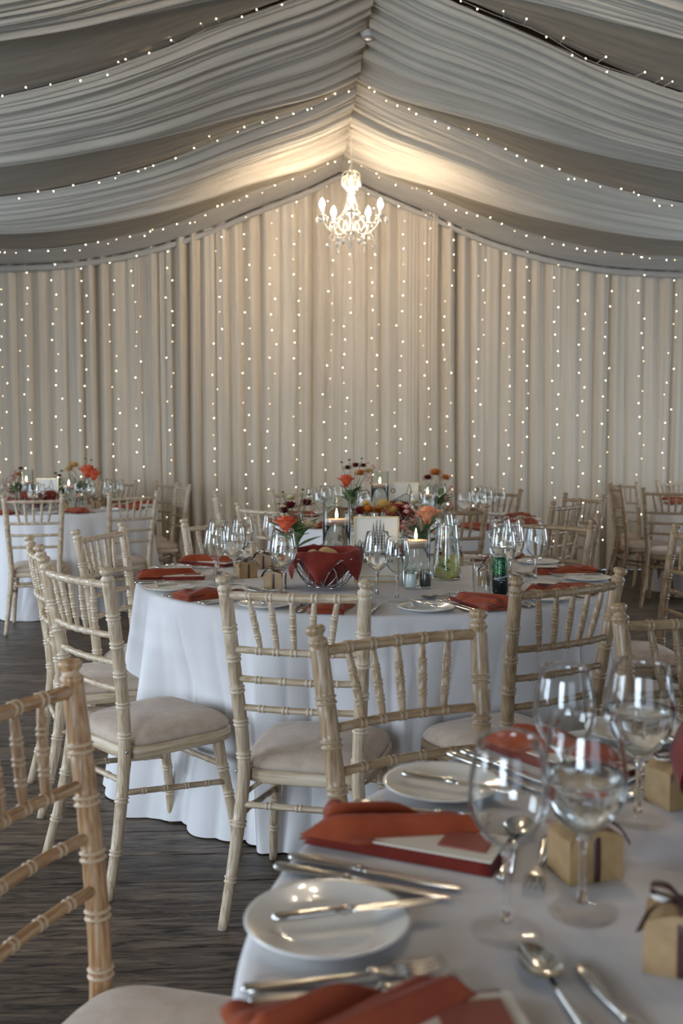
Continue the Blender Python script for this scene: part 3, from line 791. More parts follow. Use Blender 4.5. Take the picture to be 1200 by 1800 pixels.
def knife(L_=.225, w_=.0085):
    mb = MB(); h = L_*.42
    st = [(0,.005,.0035),(.004,.0075,.005),(.03,.008,.005),(h*.7,.006,.0042),(h-.006,.0055,.004),(h-.003,.0075,.0052),(h,.0075,.0052),(h+.003,.0055,.004)]
    sweep(mb, [(-L_/2+x, 0, .0055) for x, a, b_ in st], [(b_, a) for x, a, b_ in st], 10, up=(0,0,1))
    st = [(h+.002,.0045,.0030),(h+.012,w_*.9,.0016),(L_*.7,w_,.0013),(L_*.9,w_*.9,.0012),(L_-.006,w_*.5,.001),(L_,.001,.0006)]
    sweep(mb, [(-L_/2+x, -.001*(i>1), .0050) for i, (x, a, b_) in enumerate(st)], [(b_, a) for x, a, b_ in st], 8, up=(0,0,1))
    return mb
def handle(mb, L0, L1, zc):
    st = [(L0,.003,.0016),(L0+.003,.0085,.003),(L0+.02,.0095,.0032),(L0+.06,.0062,.0026),(L1-.02,.0035,.0024),(L1,.0035,.0024)]
    sweep(mb, [(x, 0, zc(x)) for x, a, b_ in st], [(b_, a) for x, a, b_ in st], 10, up=(0,0,1))
def fork(L_=.20):
    mb = MB(); h = L_*.62
    zc = lambda x: .0045+.006*max(0, (x+L_/2-h*.75)/(L_-h*.75))*1.0
    handle(mb, -L_/2, -L_/2+h, zc)
    x0 = -L_/2+h
    st = [(x0-.002,.0035,.0022),(x0+.008,.006,.0018),(x0+.018,.0115,.0014),(x0+.030,.0125,.0013)]
    sweep(mb, [(x, 0, .0095-.004*math.sin((x-x0)*60)) for x, a, b_ in st], [(b_, a) for x, a, b_ in st], 10, up=(0,0,1))
    for k in range(4):
        y = (k-1.5)*.0068
        P = [(x0+.027, y, .0070),(x0+.045, y*1.02, .0055),(x0+.062, y*.98, .0075),(L_/2, y*.92, .012)]
        sweep(mb, P, [(.0011,.0021),(.0011,.0019),(.001,.0016),(.0006,.0007)], 6, up=(0,0,1))
    return mb
def spoon(L_=.19, bw=.020, bl=.034):
    mb = MB(); h = L_-2*bl
    handle(mb, -L_/2, -L_/2+h+.004, lambda x: .0045+.008*max(0,(x+L_/2-h*.6)/h))
    cx = L_/2-bl
    def f(u, v):
        q = 2*PI*u; r = v; x = cx+bl*r*math.cos(q)*(1+.0*r); y = bw*r*math.sin(q)*(1-.12*math.cos(q))
        return (x, y, .0125-.0100*(1-r*r))
    def g(u, v): p = f(u, v); return (p[0], p[1], p[2]-.0014)
    grid(mb, f, 24, 7, closed_u=True); grid(mb, lambda u, v: g(1-u, v), 24, 7, closed_u=True)
    return mb
def plate():
    mb = MB(); lathe(mb, [(0,.002),(.045,.002),(.048,.0),(.052,.0),(.058,.004),(.086,.0115),(.0895,.0135),(.0885,.0150),(.084,.0138),(.062,.0088),(.056,.0065),(.050,.0060),(0,.0060)], 48)
    return mb
def wine_glass(H_=.215, R_=.044, rim=.033, stem=.088, foot=.038):
    mb = MB()
    out = [(0,.0006),(foot-.001,.0),(foot,.0010),(foot-.002,.0022),(.015,.0058),(.0055,.012),(.0042,.03),(.0038,stem*.7),(.0045,stem-.006),(.009,stem)]
    bowl = [(.30,.05),(.62,.14),(.86,.27),(.975,.38),(1.0,.47),(.985,.58),(.93,.72),(.85,.87)]
    BH = H_-stem
    stem_prof = list(out)
    out = [(0,stem-.0005),(.006,stem)] + [(R_*a, stem+BH*b_) for a, b_ in bowl] + [(rim, H_)]
    th = .0011
    inn = [(rim-th*.9, H_-.0002)] + [(R_*a-th, stem+BH*b_+.0006) for a, b_ in reversed(bowl)] + [(.006, stem+.0058),(0, stem+.0048)]
    lathe(mb, out+inn, 40)
    foot_ = MB(); lathe(foot_, [(0,.0006),(foot-.001,.0),(foot,.0010),(foot-.002,.0022),(.015,.0058),(.0055,.012)], 36)
    st = MB(); lathe(st, [(0,.0118),(.0055,.012),(.0042,.03),(.0038,stem*.7),(.0045,stem-.006),(.0085,stem),(0,stem+.0002)], 20)
    inner = list(reversed(inn)); return mb, inner, foot_, st
def smooth_prof(pr, n=3):
    P = catmull([(r, 0, z) for r, z in pr], n); return [(max(p.x, 0), p.z) for p in P]
def make_glass(name, water, cat_label, **kw):
    mb, inner, ft, st = wine_glass(**kw); root = empty(name, (0,0,0), 0, 'x', 'glass', cat_label)
    mb.build('bowl', M_thin, root); ft.build('foot', M_footg, root); st.build('stem', M_glass, root)
    if water:
        H_ = kw.get('H_', .215); zl = H_*water; pr = []
        for i in range(len(inner)-1):
            (r0, z0), (r1, z1) = inner[i], inner[i+1]
            pr.append((max(r0+.0004, 0) if r0 > 0 else 0, z0-.0002))
            if z1 > zl:
                t = (zl-z0)/(z1-z0); r = r0+(r1-r0)*t; pr += [(r+.0004, zl+.0006),(r-.0015, zl),(0, zl)]; break
        m2 = MB(); lathe(m2, pr, 40); m2.build('water', M_water, root)
    return root
def gift_box():
    mb = MB(); a, b_, h = .036, .027, .052
    # box body with a gently arched top between the long sides
    nu = 9; vs = []; 
    for i in range(nu):
        x = -a+2*a*i/(nu-1); z = h+.010*math.sin(PI*i/(nu-1))
        for y in (-b_, b_): vs += [(x, y, 0), (x, y, z)]
    fs = []
    for i in range(nu-1):
        k = i*4; fs += [(k, k+4, k+5, k+1), (k+2, k+3, k+7, k+6), (k+1, k+5, k+7, k+3), (k, k+2, k+6, k+4)]
    fs += [(0,1,3,2), ((nu-1)*4,(nu-1)*4+2,(nu-1)*4+3,(nu-1)*4+1)]
    mb.add(vs, fs, 0, True); root = tagp(mb.build('gift_box', M_kraft), 'gift box', 'kraft favour boxes')
    mb = MB()
    def strip(P, wv, n=4):
        P = catmull(P, n); vs = []; wv = Vector(wv)
        for p in P: vs += [p-wv, p+wv]
        t = Vector((0,0,.0008)); m = len(vs); vs += [v+t for v in vs]
        fs = []
        for i in range(len(P)-1):
            fs += [(2*i,2*i+2,2*i+3,2*i+1),(m+2*i,m+2*i+1,m+2*i+3,m+2*i+2),(2*i,m+2*i,m+2*i+2,2*i+2),(2*i+1,2*i+3,m+2*i+3,m+2*i+1)]
        mb.add(vs, fs)
    zt = h+.0105
    strip([(0,-b_-.001,.001),(0,-b_-.0012,h*.6),(0,-b_*.9,zt-.0015),(0,0,zt),(0,b_*.9,zt-.0015),(0,b_+.0012,h*.6),(0,b_+.001,.001)], (.0045,0,0), 3)
    for s in (-1, 1):
        strip([(0,0,zt+.001),(s*.014,.004,zt+.014),(s*.030,.007,zt+.013),(s*.030,.010,zt+.004),(s*.012,.003,zt+.003),(0,0,zt+.002)], (0,.005,.001), 4)
        strip([(0,0,zt+.001),(s*.016,-.012,zt+.006),(s*.030,-.026,zt+.001),(s*.040,-.034,zt-.018)], (.003,.004,0), 4)
    mb.build('ribbon', M_ribbon, root)
    mb = MB(); lathe(mb, [(0,zt+.002),(.013,zt+.002),(.013,zt+.0035),(0,zt+.0035)], 20, (-.018,.008,0)); mb.build('round_tag', M_tag, root)
    return root
def single(name, mb, m, cat, group): return tagp(mb.build(name, m), cat, group)
P_nap = Proto(napkin()); P_nap2 = Proto(napkin_b())
P_knife = Proto(single('dinner_knife', knife(), M_silver, 'knife', 'dinner knives')); P_bknife = Proto(single('butter_knife', knife(.19,.0095), M_silver, 'knife', 'butter knives'))
P_fork = Proto(single('dinner_fork', fork(), M_silver, 'fork', 'dinner forks')); P_cfork = Proto(single('dessert_fork', fork(.17), M_silver, 'fork', 'dessert forks'))
P_spoon = Proto(single('dessert_spoon', spoon(), M_silver, 'spoon', 'dessert spoons'))
P_plate = Proto(single('side_plate', plate(), M_china, 'plate', 'white side plates'))
P_wine = Proto(make_glass('wine_glass', 0, 'empty wine glasses', H_=.212, R_=.0425, rim=.033))
P_water = Proto(make_glass('water_goblet', .70, 'water goblets', H_=.222, R_=.047, rim=.036, stem=.086))
P_box = Proto(gift_box())

def setting(C, ang, where, full=2, nap=0, skip=False, nobox=False, bx=.49, sx=.597, glasses=True):
    cx, cy = C; r_ = random.Random(int(ang*7+cx*100)); j = lambda s: r_.uniform(-s, s)
    th = math.radians(ang); ux, uy = math.cos(th), math.sin(th); inward = th+PI
    lx, ly = -math.sin(inward), math.cos(inward); lx, ly = math.cos(inward+PI/2), math.sin(inward+PI/2)
    def P(r, t, z=0): return (cx+ux*r+lx*t, cy+uy*r+ly*t, TZ+z)
    nk_ = (P_nap2 if nap else P_nap).put(P(.772, j(.004)), inward+j(.05), 'folded rust napkin at '+where, 'folded rust napkins'); nk_.scale = (1,1,1.25)
    P_plate.put(P(.79, .212), 0, 'white side plate at '+where)
    if full >= 1:
        P_bknife.put(P(.755, .205+j(.01), .0150), inward+j(.15)+.05, 'butter knife on the plate at '+where)
        P_knife.put(P(.78, -.105), inward+j(.02), 'inner dinner knife at '+where)
        P_fork.put(P(.785, .078), inward+j(.03), 'inner dinner fork at '+where)
    if full >= 2:
        P_knife.put(P(.785, -.135), inward+j(.02), 'outer dinner knife at '+where)
        P_fork.put(P(.79, .105), inward+j(.03), 'outer dinner fork at '+where)
        P_spoon.put(P(sx, .03), inward+PI/2+.06+j(.04), 'dessert spoon above '+where)
        P_cfork.put(P(sx-.041, -.0), inward-PI/2+.06+j(.04), 'dessert fork above '+where)
    if skip: P_box.put((.338,.955,TZ), -.35, 'kraft gift box with white round tag at the right edge of the foreground'); return
    if glasses:
        P_wine.put(P(.602, -.180), j(3), 'empty wine glass at '+where)
        P_water.put(P(.535, -.104), j(3), 'goblet of water at '+where)
    if not nobox: P_box.put(P(bx, -.002), j(.5)+.1, 'bowed kraft gift box at '+where)
# foreground table
setting(FG, 190, 'the lowest foreground place, cut by the frame', skip=True)
setting(FG, 157.5, 'the large foreground place with cream menu', bx=.548, sx=.642)
setting(FG, 125, 'the foreground place before the centre tan chair', bx=.548, sx=.642)
setting(FG, 92, 'the foreground place at the right frame edge', bx=.548, sx=.642)
# main table
MP = [(-101,'the main table front centre place',1),(-65,'the main table place right of front centre',0),(-32,'the main table right front place',1),(6,'the main table right side place',1),
      (-137,'the main table left front place',1),(-174,'the main table leftmost place',0),(152,'the main table left rear place',0),(116,'the main table rear place, left of centre',0),
      (80,'the main table rear place, behind the flowers',0),(43,'the main table right rear place',0)]
for a, wh, nk in MP: setting(MAIN, a, wh, 2, nk, nobox=a in (-101,-65), glasses=a != -65)
P_water.put((.565,3.475,TZ), .3, 'goblet of water right of the green can on the main table')
RMs = [(-97,'front'),(-133,'front left'),(-61,'front right'),(-25,'right'),(11,'right rear'),(47,'rear right'),(83,'rear'),(119,'rear left'),(155,'left rear'),(191,'left')]
for a, wh in RMs: setting(RM, a, 'the %s place of the rear middle table' % wh, 1, nobox=a == -97)
for a, wh in RMs: setting(LT, a+5, 'the %s place of the rear left table' % wh, 1, nobox=a == -97)
for a, wh in ((150,'far left'),(186,'left'),(222,'near left')): setting(RT, a, 'the %s place of the rear right table' % wh, 1)

# ------------------------------------------------------------ centrepieces
def cyl_vase(loc, r, h, wl, label):
    root = empty('cylinder_vase', loc, 0, label, 'vase', 'glass cylinder candle vases')
    mb = MB(); t = .0022; lathe(mb, [(0,0),(r-.002,0),(r,.002),(r,h-.001),(r-t*.5,h),(r-t,h-.001),(r-t,.007),(r-t-.003,.005),(0,.005)], 48)
    mb.build('glass_wall', M_vglass, root)
    mb = MB(); lathe(mb, [(0,.0049),(r-t-.003,.0049),(r-t+.0003,.008),(r-t+.0003,wl),(0,wl)], 40); mb.build('water', M_water, root)
    return root
def candle(loc, r, label):
    """floating candle: origin at its waterline"""
    mb = MB(); lathe(mb, [(0,-.022),(r*.80,-.020),(r*.93,-.010),(r,.004),(r*.97,.010),(r*.85,.010),(r*.3,.007),(0,.006)], 30)
    root = tag(mb.build('floating_candle', M_wax, loc=loc), label, 'candle', 'lit floating candles')
    mb = MB(); sweep(mb, [(0,0,.006),(0,0,.014)], .0008, 5); mb.build('wick', M_ink, root)
    mb = MB(); lathe(mb, [(0,.012),(.0045,.018),(.0058,.025),(.004,.036),(.0018,.046),(0,.054)], 10); mb.build('flame', M_flame, root)
    return root
def candle_vase(x, y, r, h, wl, lv, lc):
    cyl_vase((x,y,TZ), r, h, wl, lv); candle((x,y,TZ+wl), r*.86, lc)
candle_vase(-.02,4.08,.058,.295,.195,'tall glass cylinder vase left of the table-name frame on the main table','floating candle in the tall vase left of the name frame')
candle_vase(.27,3.60,.053,.205,.155,'shorter glass cylinder vase beside the water jug','floating candle in the shorter vase beside the water jug')
candle_vase(.25,6.50,.058,.33,.24,'tall glass cylinder vase on the rear middle table','floating candle in the tall vase of the rear middle table')
candle_vase(.555,6.42,.058,.24,.175,'shorter glass cylinder vase on the rear middle table','floating candle in the shorter vase of the rear middle table')
candle_vase(-2.50,7.90,.055,.30,.20,'tall glass cylinder vase on the rear left table','floating candle in the tall vase of the rear left table')
candle_vase(-2.15,7.85,.055,.24,.17,'shorter glass cylinder vase on the rear left table','floating candle in the shorter vase of the rear left table')

# bread baskets
def basket(x, y, rz, lb, ll, seed, h=.135, R=.128):
    root = empty('bread_basket', (x,y,TZ), rz, lb, 'basket', 'wire bread baskets')
    mb = MB()
    def bowl(q, t): r = R*(.42+.58*t**.75); return (r*math.cos(q), r*math.sin(q), .010+(h-.03)*t**1.25)
    for k in range(9):
        q0 = k*2*PI/9; sweep(mb, [bowl(q0+2.1*t, math.sin(PI*t)) if 0 else bowl(q0+1.5*(t-.5), 1-4*(t-.5)**2*1.0) for t in [i/18 for i in range(19)]], .0018, 6)
        sweep(mb, [bowl(q0+.5*math.sin(t*3), t) for t in [i/8 for i in range(9)]], .0016, 6)
    for t, r_ in ((1, .0028), (0, .0024)): sweep(mb, [bowl(2*PI*j/36, t) for j in range(37)], r_, 6, caps=False)
    mb.build('wire_frame', M_chrome, root)
    for k in range(3):
        q = k*2*PI/3+.5; mb = MB(); lathe(mb, [(0,0),(.006,.003),(.0075,.008),(.005,.013),(0,.014)], 10, (R*.45*math.cos(q),R*.45*math.sin(q),0)); mb.build('ball_foot', M_chrome, root)
    mb = MB(); Rr = R-.006; 
    def f(u, v):
        q = 2*PI*u+.35; pt = abs(((u*5) % 1)-.5)*2    # 1 at points, 0 between
        L1 = .030+.085*pt**1.2; rough = .008*mnoise.noise(Vector((math.cos(q)*3, math.sin(q)*3, v*3+seed)))
        if v < .55:
            t = v/.55; r = Rr*(.18+.80*t**.8); z = .012+(h-.010)*t**1.3+rough
            if t > .7: z += .010*pt*(t-.7)/.3
            return (r*math.cos(q), r*math.sin(q), z)
        t = (v-.55)/.45; rr_ = Rr*.98+.016*math.sin(min(1,t*1.4)*PI*.5)+.010*(1-t)*t*4*.4+rough; zz = .012+h-.010+.010*pt+.010*math.sin(PI*min(1,t*3))*.6-L1*t
        rr_ -= .018*t*t*(1-.3*pt)
        return (rr_*math.cos(q), rr_*math.sin(q), zz)
    grid(mb, f, 110, 40, closed_u=True)
    o = mb.build('basket_liner', M_rustd, loc=(x,y,TZ), rot=(0,0,rz)); tag(o, ll, 'napkin', 'burgundy basket liners')
    rb = random.Random(seed)
    for k in range(5):
        q = k*2*PI/5; rr_ = .056 if k else 0
        m2 = MB()
        def g(u, v, k=k):
            a = 2*PI*u; b_ = PI*v-PI/2; return (.031*math.cos(a)*math.cos(b_), .023*math.sin(a)*math.cos(b_), .022*math.sin(b_)*(1+.1*math.sin(3*a)))
        grid(m2, g, 16, 9, closed_u=True)
        o = m2.build('bread_roll', M_bread, loc=(x+rr_*math.cos(q), y+rr_*math.sin(q), TZ+h-.022+(.012 if k == 0 else 0)), rot=(0,0,rb.random()*3))
        tag(o, '%s bread roll in the basket %s' % (('topmost','right','rear','left','front')[k], lb.replace('wire bread basket ', '')), 'bread', 'bread rolls in the baskets')
basket(-.055,3.52,.4,'wire bread basket at the front of the main table','burgundy cloth lining the main table bread basket',1)
basket(.36,6.25,.1,'wire bread basket on the rear middle table','burgundy cloth lining the rear middle bread basket',2)
basket(-2.34,7.68,.6,'wire bread basket on the rear left table','burgundy cloth lining the rear left bread basket',3)
basket(.578,1.285,1.0,'wire bread basket at the right edge of the foreground','burgundy cloth lining the foreground bread basket',4)

# table-name frames
def text_part(txt, size, m, parent, loc, rot, name='lettering', ext=.0002):
    cu = bpy.data.curves.new(name, 'FONT'); cu.body = txt; cu.size = size; cu.align_x = 'CENTER'; cu.extrude = ext; cu.resolution_u = 2; cu.space_character = 1.15
    t = bpy.data.objects.new(name, cu); COL.objects.link(t); dg = bpy.context.evaluated_depsgraph_get(); dg.update()
    me = bpy.data.meshes.new_from_object(t.evaluated_get(dg)); bpy.data.objects.remove(t); me.materials.clear(); me.materials.append(m)
    return link(name, me, parent, loc, rot)
def name_frame(x, y, rz, w_, h_, words, label, sketch):
    root = empty('table_name_frame', (x,y,TZ), rz, label, 'sign', 'table-name frames')
    mb = MB(); t = .004
    for s in (-1, 1): box(mb, (s*(w_/2-t/2),0,h_/2), (t,.010,h_))
    box(mb, (0,0,h_-t/2), (w_,.010,t)); box(mb, (0,0,t/2), (w_,.010,t)); box(mb, (0,0,.022), (w_,.010,.003)); box(mb, (0,.012,.002), (w_,.035,.003))
    mb.build('frame', M_gold, root)
    mb = MB(); box(mb, (0,.001,h_/2+.011), (w_-2*t,.002,h_-.030)); mb.build('card', M_card, root)
    mb = MB(); box(mb, (0,.001,.013), (w_-2*t,.002,.014)); mb.build('lower_card', M_card, root)
    text_part(words, w_*.118, M_inkred, root, (0,-.0012,h_*.29), (PI/2,0,0))
    # line drawing of a generic skyline
    mb = MB(); ln = lambda pts, r=.0006: sweep(mb, [(a*w_, -.0006, b_*h_) for a, b_ in pts], r*1.8, 4)
    if sketch == 0:
        for cx_, top in ((-.07,.90),(.0,.95),(.08,.95),(.15,.90)):
            ln([(cx_-.035,.50),(cx_-.022,.72),(cx_,top),(cx_+.022,.72),(cx_+.035,.50)], .0008)
            for k in range(8): ln([(cx_-.03+.003*k,.52+.045*k),(cx_+.03-.003*k,.52+.045*k)], .0006)
        for k in range(14):
            a = -.44+.068*k
            if -.12 < a < .2: continue
            hh = .10+.08*abs(math.sin(k*1.9)); ln([(a-.028,.42),(a-.028,.42+hh),(a,.47+hh),(a+.028,.42+hh),(a+.028,.42)], .0007)
            ln([(a-.012,.44),(a-.012,.42+hh*.7),(a+.012,.42+hh*.7),(a+.012,.44)], .0006)
        for k in range(9): ln([(-.42+.1*k,.40),(-.38+.1*k,.445),(-.34+.1*k,.40)], .0007)
        ln([(-.45,.40),(.45,.40)], .0009)
    else:
        ln([(-.45,.42),(-.2,.60),(.05,.70),(.3,.60),(.45,.42)], .0013)
        for k in range(12): ln([(-.42+.077*k,.42),(-.42+.077*k,.46+.2*math.sin(PI*(k+.6)/12.5))], .0008)
        ln([(.08,.70),(.14,.88),(.17,.96),(.20,.88),(.26,.68)], .0010)
        for q in (-.36,): ln([(q+.07*math.cos(a),.78+.05*math.sin(a)) for a in [2*PI*j/16 for j in range(17)]], .0013)
        ln([(-.45,.52),(-.3,.56),(0,.5),(.25,.48),(.45,.5)], .0012)
    mb.build('skyline_drawing', M_ink, root)
    return root
name_frame(.13,3.68,.04,.168,.245,'BARCELONA','gold-edged table-name card with tower drawing on the main table',0)
name_frame(.41,6.52,.02,.20,.26,'','table-name card with bridge drawing on the rear middle table',1)
name_frame(-2.33,7.89,-.1,.18,.235,'','table-name card on the rear left table',1)

# jug of water with lemon and mint
JX, JY = .40, 3.76
root = empty('water_jug', (JX,JY,TZ), 0, 'tapered glass jug of water with lemon slices', 'jug')
mb = MB(); pr = smooth_prof([(.050,0),(.054,.004),(.055,.015),(.053,.06),(.047,.13),(.041,.19),(.040,.215),(.043,.232)], 3)
t = .0028; lathe(mb, [(0,0)]+pr+[(max(r-t,0), z) for r, z in reversed(pr) if z > .009]+[(0,.009)], 44); mb.build('glass_body', M_vglass, root)
mb = MB(); lathe(mb, [(0,.0088),(.0515,.0095),(.0505,.06),(.0445,.13),(.0425,.158),(0,.158)], 40); mb.build('water', M_water, root)
for k, (dx, dz, ry) in enumerate(((-.018,.030,.4),(.012,.040,-.5),(-.006,.062,1.0),(.022,.070,.2))):
    mb = MB(); lathe(mb, [(0,-.0025),(.021,-.0025),(.0235,0),(.021,.0025),(0,.0025)], 24); s_ = mb.build('lemon_slice', M_lemon, root, loc=(dx,-.012+.012*k,dz), rot=(PI/2-.2,ry,.3*k))
    mb = MB(); lathe(mb, [(0,-.003),(.0185,-.003),(.0185,.003),(0,.003)], 20); mb.build('flesh', M_flesh, s_)
mb = MB()
for k in range(6):
    a = k*1.1
    def f(u, v): wd = .008*math.sin(PI*u)**.7*(v-.5)*2; return (-.008+math.cos(a)*(.003+.016*u)-math.sin(a)*wd, -.03+math.sin(a)*(.003+.016*u)*.4, .035+.006*k+.006*u+abs(wd)*.3+math.cos(a)*wd*.3)
    grid(mb, f, 7, 4)
mb.build('mint_leaves', M_mint, root)

# tumbler and can
mb = MB(); lathe(mb, [(0,0),(.028,0),(.030,.003),(.0325,.128),(.0315,.129),(.0305,.128),(.0285,.012),(.026,.010),(0,.010)], 36)
tag(mb.build('highball_glass', M_thin, loc=(.474,3.345,TZ)), 'empty straight highball glass left of the green can', 'glass')
root = empty('drink_can', (.541,3.375,TZ), 0, 'slim green and black drink can with white script', 'can')
def can_mat():
    m = mat('can_print', (.01,.06,.03), .3, .35); nt = m.node_tree; N = nt.nodes; L = nt.links; b = N['Principled BSDF']
    tc = N.new('ShaderNodeTexCoord'); sp = N.new('ShaderNodeSeparateXYZ'); L.new(tc.outputs['Object'], sp.inputs[0])
    v = N.new('ShaderNodeTexVoronoi'); v.inputs['Scale'].default_value = 190; L.new(tc.outputs['Object'], v.inputs['Vector'])
    r = N.new('ShaderNodeValToRGB'); r.color_ramp.elements[0].position = .2; r.color_ramp.elements[0].color = (.12,.42,.10,1); r.color_ramp.elements[1].position = .45; r.color_ramp.elements[1].color = (.004,.035,.016,1)
    L.new(v.outputs['Distance'], r.inputs[0])
    mr = N.new('ShaderNodeMapRange'); mr.inputs[1].default_value = .062; mr.inputs[2].default_value = .075; L.new(sp.outputs['Z'], mr.inputs[0])
    mx = N.new('ShaderNodeMix'); mx.data_type = 'RGBA'; mx.inputs[6].default_value = (.004,.010,.010,1); L.new(r.outputs[0], mx.inputs[7]); L.new(mr.outputs[0], mx.inputs[0])
    L.new(mx.outputs[2], b.inputs['Base Color']); return m
mb = MB(); lathe(mb, [(0,.003),(.018,.001),(.0215,0),(.0255,.008),(.0263,.012),(.0263,.120),(.0235,.129),(.0225,.131)], 36); mb.build('can_body', can_mat(), root)
mb = MB(); lathe(mb, [(.0225,.130),(.0235,.1325),(.0228,.134),(.0215,.133),(.0205,.129),(0,.129)], 36); mb.build('can_lid', M_chrome, root)
def wrap_text(txt, size, z, shear, r=.0266, a0=-PI/2, rise=0):
    o = text_part(txt, size, M_text, root, (0,0,0), (0,0,0), 'can_lettering'); me = o.data
    for v in me.vertices:
        x = v.co.x + shear*v.co.y; a = a0 + x/r; rr_ = r + v.co.z
        zz = z+v.co.y+rise*x; v.co = (rr_*math.cos(a), rr_*math.sin(a), zz)
wrap_text('Appletiser', .0125, .058, .35, rise=.18); wrap_text('100% APPLE', .0048, .051, 0)
wrap_text('JUICE', .0035, .044, 0)
# salt and pepper
def shaker(x, y, fill, label):
    root = empty('shaker', (x,y,TZ), 0, label, 'shaker', 'salt and pepper shakers')
    mb = MB(); lathe(mb, [(0,0),(.020,0),(.0225,.003),(.0215,.008),(.0225,.014),(.0225,.062),(.019,.068),(.018,.066),(.0208,.060),(.0208,.012),(.018,.009),(0,.009)], 30); mb.build('glass_body', M_vglass, root)
    mb = MB(); lathe(mb, [(0,.0095),(.0203,.0095),(.0203,.052),(0,.056)], 24); mb.build('contents', fill, root)
    mb = MB(); lathe(mb, [(.0215,.066),(.022,.070),(.0165,.076),(.014,.082),(.017,.087),(.0175,.092),(.012,.098),(0,.099)][::1], 24); mb.build('cap', M_vglass if fill is M_salt else M_vglass, root)
shaker(.245,3.50,M_salt,'glass shaker of white salt by the shorter candle vase'); shaker(.298,3.515,M_pepper,'glass shaker of black peppercorns right of the salt')

# ------------------------------------------------------------ flowers
def petal(mb, c, az, tilt, L_, W_, cup, curl, mi=0, n=5):
    c = Vector(c); ca, sa = math.cos(az), math.sin(az)
    def f(u, v):
        wdt = W_*(.28+.72*min(1, u*1.5)**.8)*(1-.45*u**6)
        y = (v-.5)*2*wdt; u = u*(1-.22*((v-.5)*2)**2*u); rad = L_*u*math.cos(tilt)+curl*u*u*L_; zz = L_*u*math.sin(tilt)-curl*.5*u**3*L_ ; zz += cup*(y/W_)**2*W_*.5*1.0; rad -= cup*(y/W_)**2*W_*.6
        return c+Vector((ca*rad-sa*y, sa*rad+ca*y, zz))
    grid(mb, f, n, n)
def rose(mb, c, R, seed=0):
    r_ = random.Random(seed)
    for k, (m, tilt, sc_, curl) in enumerate(((3,1.52,.80,0),(4,1.46,.90,.0),(5,1.34,.98,.02),(6,1.18,1.0,.10),(6,.95,1.0,.22))):
        for j in range(m): petal(mb, Vector(c)-Vector((0,0,R*.75)), 2*PI*j/m+k*.7+r_.uniform(-.2,.2), tilt, R*1.25*sc_, R*.55*(.7+.3*sc_), .8, curl)
def pompon(mb, c, R, m=60, seed=0, wd=.16):
    r_ = random.Random(seed)
    for k in range(m):
        t = k/m; petal(mb, c, k*2.4, PI/2*(1-t)**.8-.1, R*(.75+.25*t)*r_.uniform(.85,1.1), R*wd, .4, .15, n=3)
def leaf(mb, base, tip, W_, droop=.1):
    a = Vector(base); b_ = Vector(tip); d = b_-a; s = d.cross(Vector((0,0,1)))
    s = s.normalized() if s.length > 1e-6 else Vector((1,0,0)); up = s.cross(d).normalized()
    def f(u, v):
        w_ = W_*math.sin(PI*u**.85)**.9*(v-.5)*2; return a+d*u+s*w_+up*(abs(w_)*.35+.12*d.length*math.sin(PI*u)*droop*5*.3)
    grid(mb, f, 9, 5)
def arrangement(x, y, label, stems, vase_h=.10, vr=.024, leaves=6, seed=0, leafw=.020):
    root = empty('flower_arrangement', (x,y,TZ), 0, label, 'flowers', 'bud-vase flower arrangements')
    mb = MB(); pr = smooth_prof([(.020,0),(vr,.004),(vr*1.05,vase_h*.4),(vr*.85,vase_h*.75),(vr*.62,vase_h*.9),(vr*.70,vase_h)], 3); t = .0018
    lathe(mb, [(0,0)]+pr+[(max(r-t,.001), z) for r, z in reversed(pr) if z > .006]+[(0,.006)], 24); mb.build('bud_vase', M_vglass, root)
    r_ = random.Random(seed); names = {'rose':'rose','peach':'peach_rose','burg':'dark_dahlia','yel':'yellow_chrysanthemum','cream':'cream_carnation','pink':'pink_stock','bronze':'bronze_chrysanthemum','bud':'seed_head'}
    smb = MB()
    for (kind, dx, dy, z, R) in stems:
        R *= 1.65 if kind in ('rose','peach','burg') else 1.45
        top = Vector((dx,dy,z)); base = Vector((r_.uniform(-.006,.006), r_.uniform(-.006,.006), .012)); mid = Vector((dx*.35,dy*.35,(z+.09)*.5))
        sweep(smb, catmull([base, mid, top-Vector((0,0,R*.5))], 4), .0018, 5)
        mb = MB()
        if kind in ('rose','peach'): rose(mb, top, R, seed+int(z*1000))
        elif kind == 'burg': pompon(mb, top, R, 34, seed, .28)
        elif kind in ('yel','bronze'): pompon(mb, top, R, 60, seed, .17)
        elif kind == 'cream': pompon(mb, top, R, 70, seed, .30)
        elif kind == 'pink':
            for k in range(9): pompon(mb, top+Vector((r_.uniform(-1,1)*R*.6, r_.uniform(-1,1)*R*.6, -k*R*.42)), R*.55, 12, k, .45)
        else: pompon(mb, top, R, 14, seed, .3)
        m = {'rose':M_rose,'peach':M_peach,'burg':M_burg,'yel':M_yel,'cream':M_creamf,'pink':M_pink,'bronze':M_bronze,'bud':M_leafp}[kind]
        mb.build(names[kind], m, root)
    smb.build('stems', M_stem, root)
    for k in range(leaves):
        a = k*2.4+seed; z0 = vase_h+.01+r_.random()*.07; l = r_.uniform(.07,.125); mb = MB()
        leaf(mb, (.006*math.cos(a),.006*math.sin(a),z0-.02), (l*math.cos(a),l*math.sin(a)*.8,z0+r_.uniform(.0,.06)), leafw*r_.uniform(.9,1.4)); mb.build('leaf', M_leaf if k % 3 else M_leafp, root)
    return root
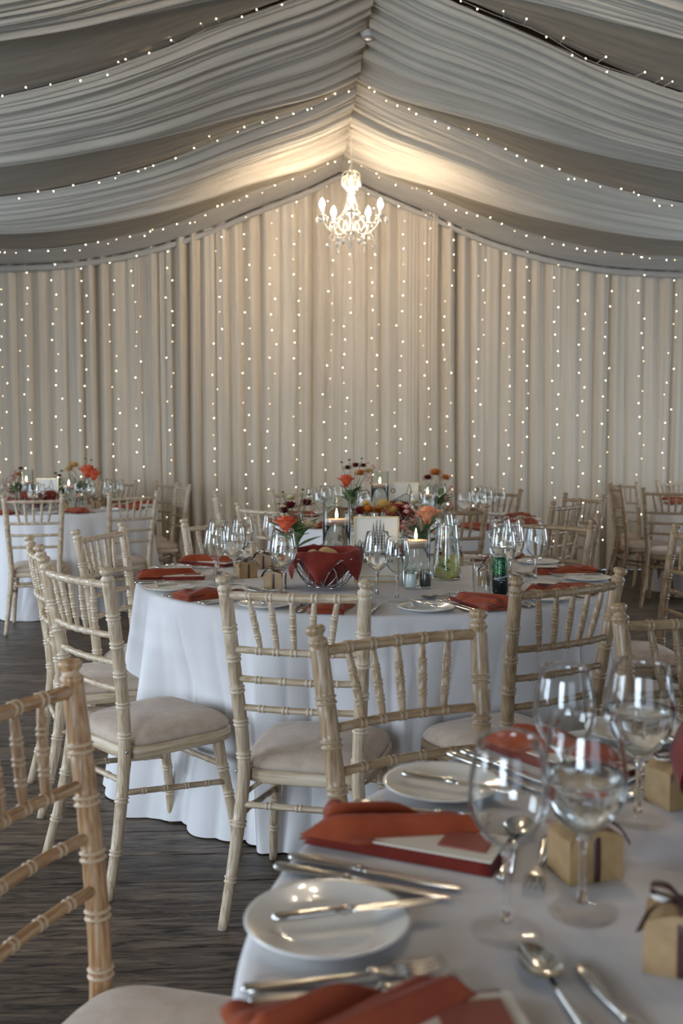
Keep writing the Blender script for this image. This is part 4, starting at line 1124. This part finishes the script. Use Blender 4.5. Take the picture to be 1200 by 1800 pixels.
arrangement(-.185,3.98,'bud vase with orange rose and dark dahlias left of the tall candle',
    [('rose',-.035,-.05,.205,.036),('cream',.055,-.03,.18,.030),('burg',-.02,.0,.255,.026),('burg',.045,.02,.265,.024),('burg',-.045,.02,.235,.022),('cream',-.018,-.01,.290,.020),('bud',-.05,.0,.315,.010),('bud',.03,.01,.325,.010),('bud',.055,.0,.305,.010),('bud',-.065,-.01,.27,.009)], seed=3, leaves=15)
arrangement(.155,4.20,'vase of yellow and burgundy blooms behind the table-name card',
    [('yel',.02,-.03,.245,.034),('bronze',-.04,-.02,.225,.030),('burg',-.075,.0,.215,.030),('yel',-.05,.03,.25,.022),('yel',.06,-.02,.225,.026),('burg',.095,.0,.225,.022),('bronze',.0,.03,.22,.03)], seed=5, leaves=20, leafw=.014)
arrangement(.33,4.06,'vase with peach rose and pink stock behind the shorter candle',
    [('pink',-.045,-.02,.25,.030),('peach',.02,-.03,.235,.038),('pink',.065,.0,.225,.026),('cream',-.03,.02,.27,.016),('pink',-.06,-.05,.19,.026)], seed=8, leaves=18, leafw=.015)
arrangement(.07,6.40,'tall arrangement with red-orange rose on the rear middle table',
    [('rose',-.04,-.04,.285,.042),('burg',.02,.0,.36,.026),('bronze',.05,-.02,.31,.036),('burg',-.03,.02,.345,.024),('yel',.10,.0,.33,.026),('pink',.12,.02,.38,.026),('bud',-.02,0,.40,.014),('bud',-.07,0,.385,.014),('bud',.06,0,.41,.012),('burg',.07,.02,.36,.022)], seed=11, leaves=26, vase_h=.13)
arrangement(.66,6.68,'arrangement with bronze bloom at the right of the rear middle table',
    [('bronze',-.03,0,.30,.045),('bronze',.04,0,.27,.034),('burg',-.08,0,.27,.03),('pink',.06,-.02,.22,.03)], seed=13, leaves=10)
arrangement(-2.10,8.05,'arrangement with coral bloom on the rear left table',
    [('rose',.05,0,.30,.055),('rose',.10,0,.27,.045),('yel',-.06,0,.32,.045),('yel',-.10,.0,.29,.035),('bud',.03,0,.38,.014),('bud',.08,0,.37,.014)], seed=15, leaves=9)
arrangement(-2.62,8.02,'arrangement with pink stock at the left edge, rear left table',
    [('pink',-.06,0,.24,.04),('bronze',.02,0,.25,.03),('burg',.04,0,.30,.02),('pink',-.02,.02,.28,.03)], seed=17, leaves=8)
arrangement(-2.32,8.08,'greenery vase between the candles on the rear left table',
    [('bud',0,0,.26,.02),('bud',.05,0,.28,.018),('burg',.03,0,.24,.02)], seed=19, leaves=14, leafw=.02)
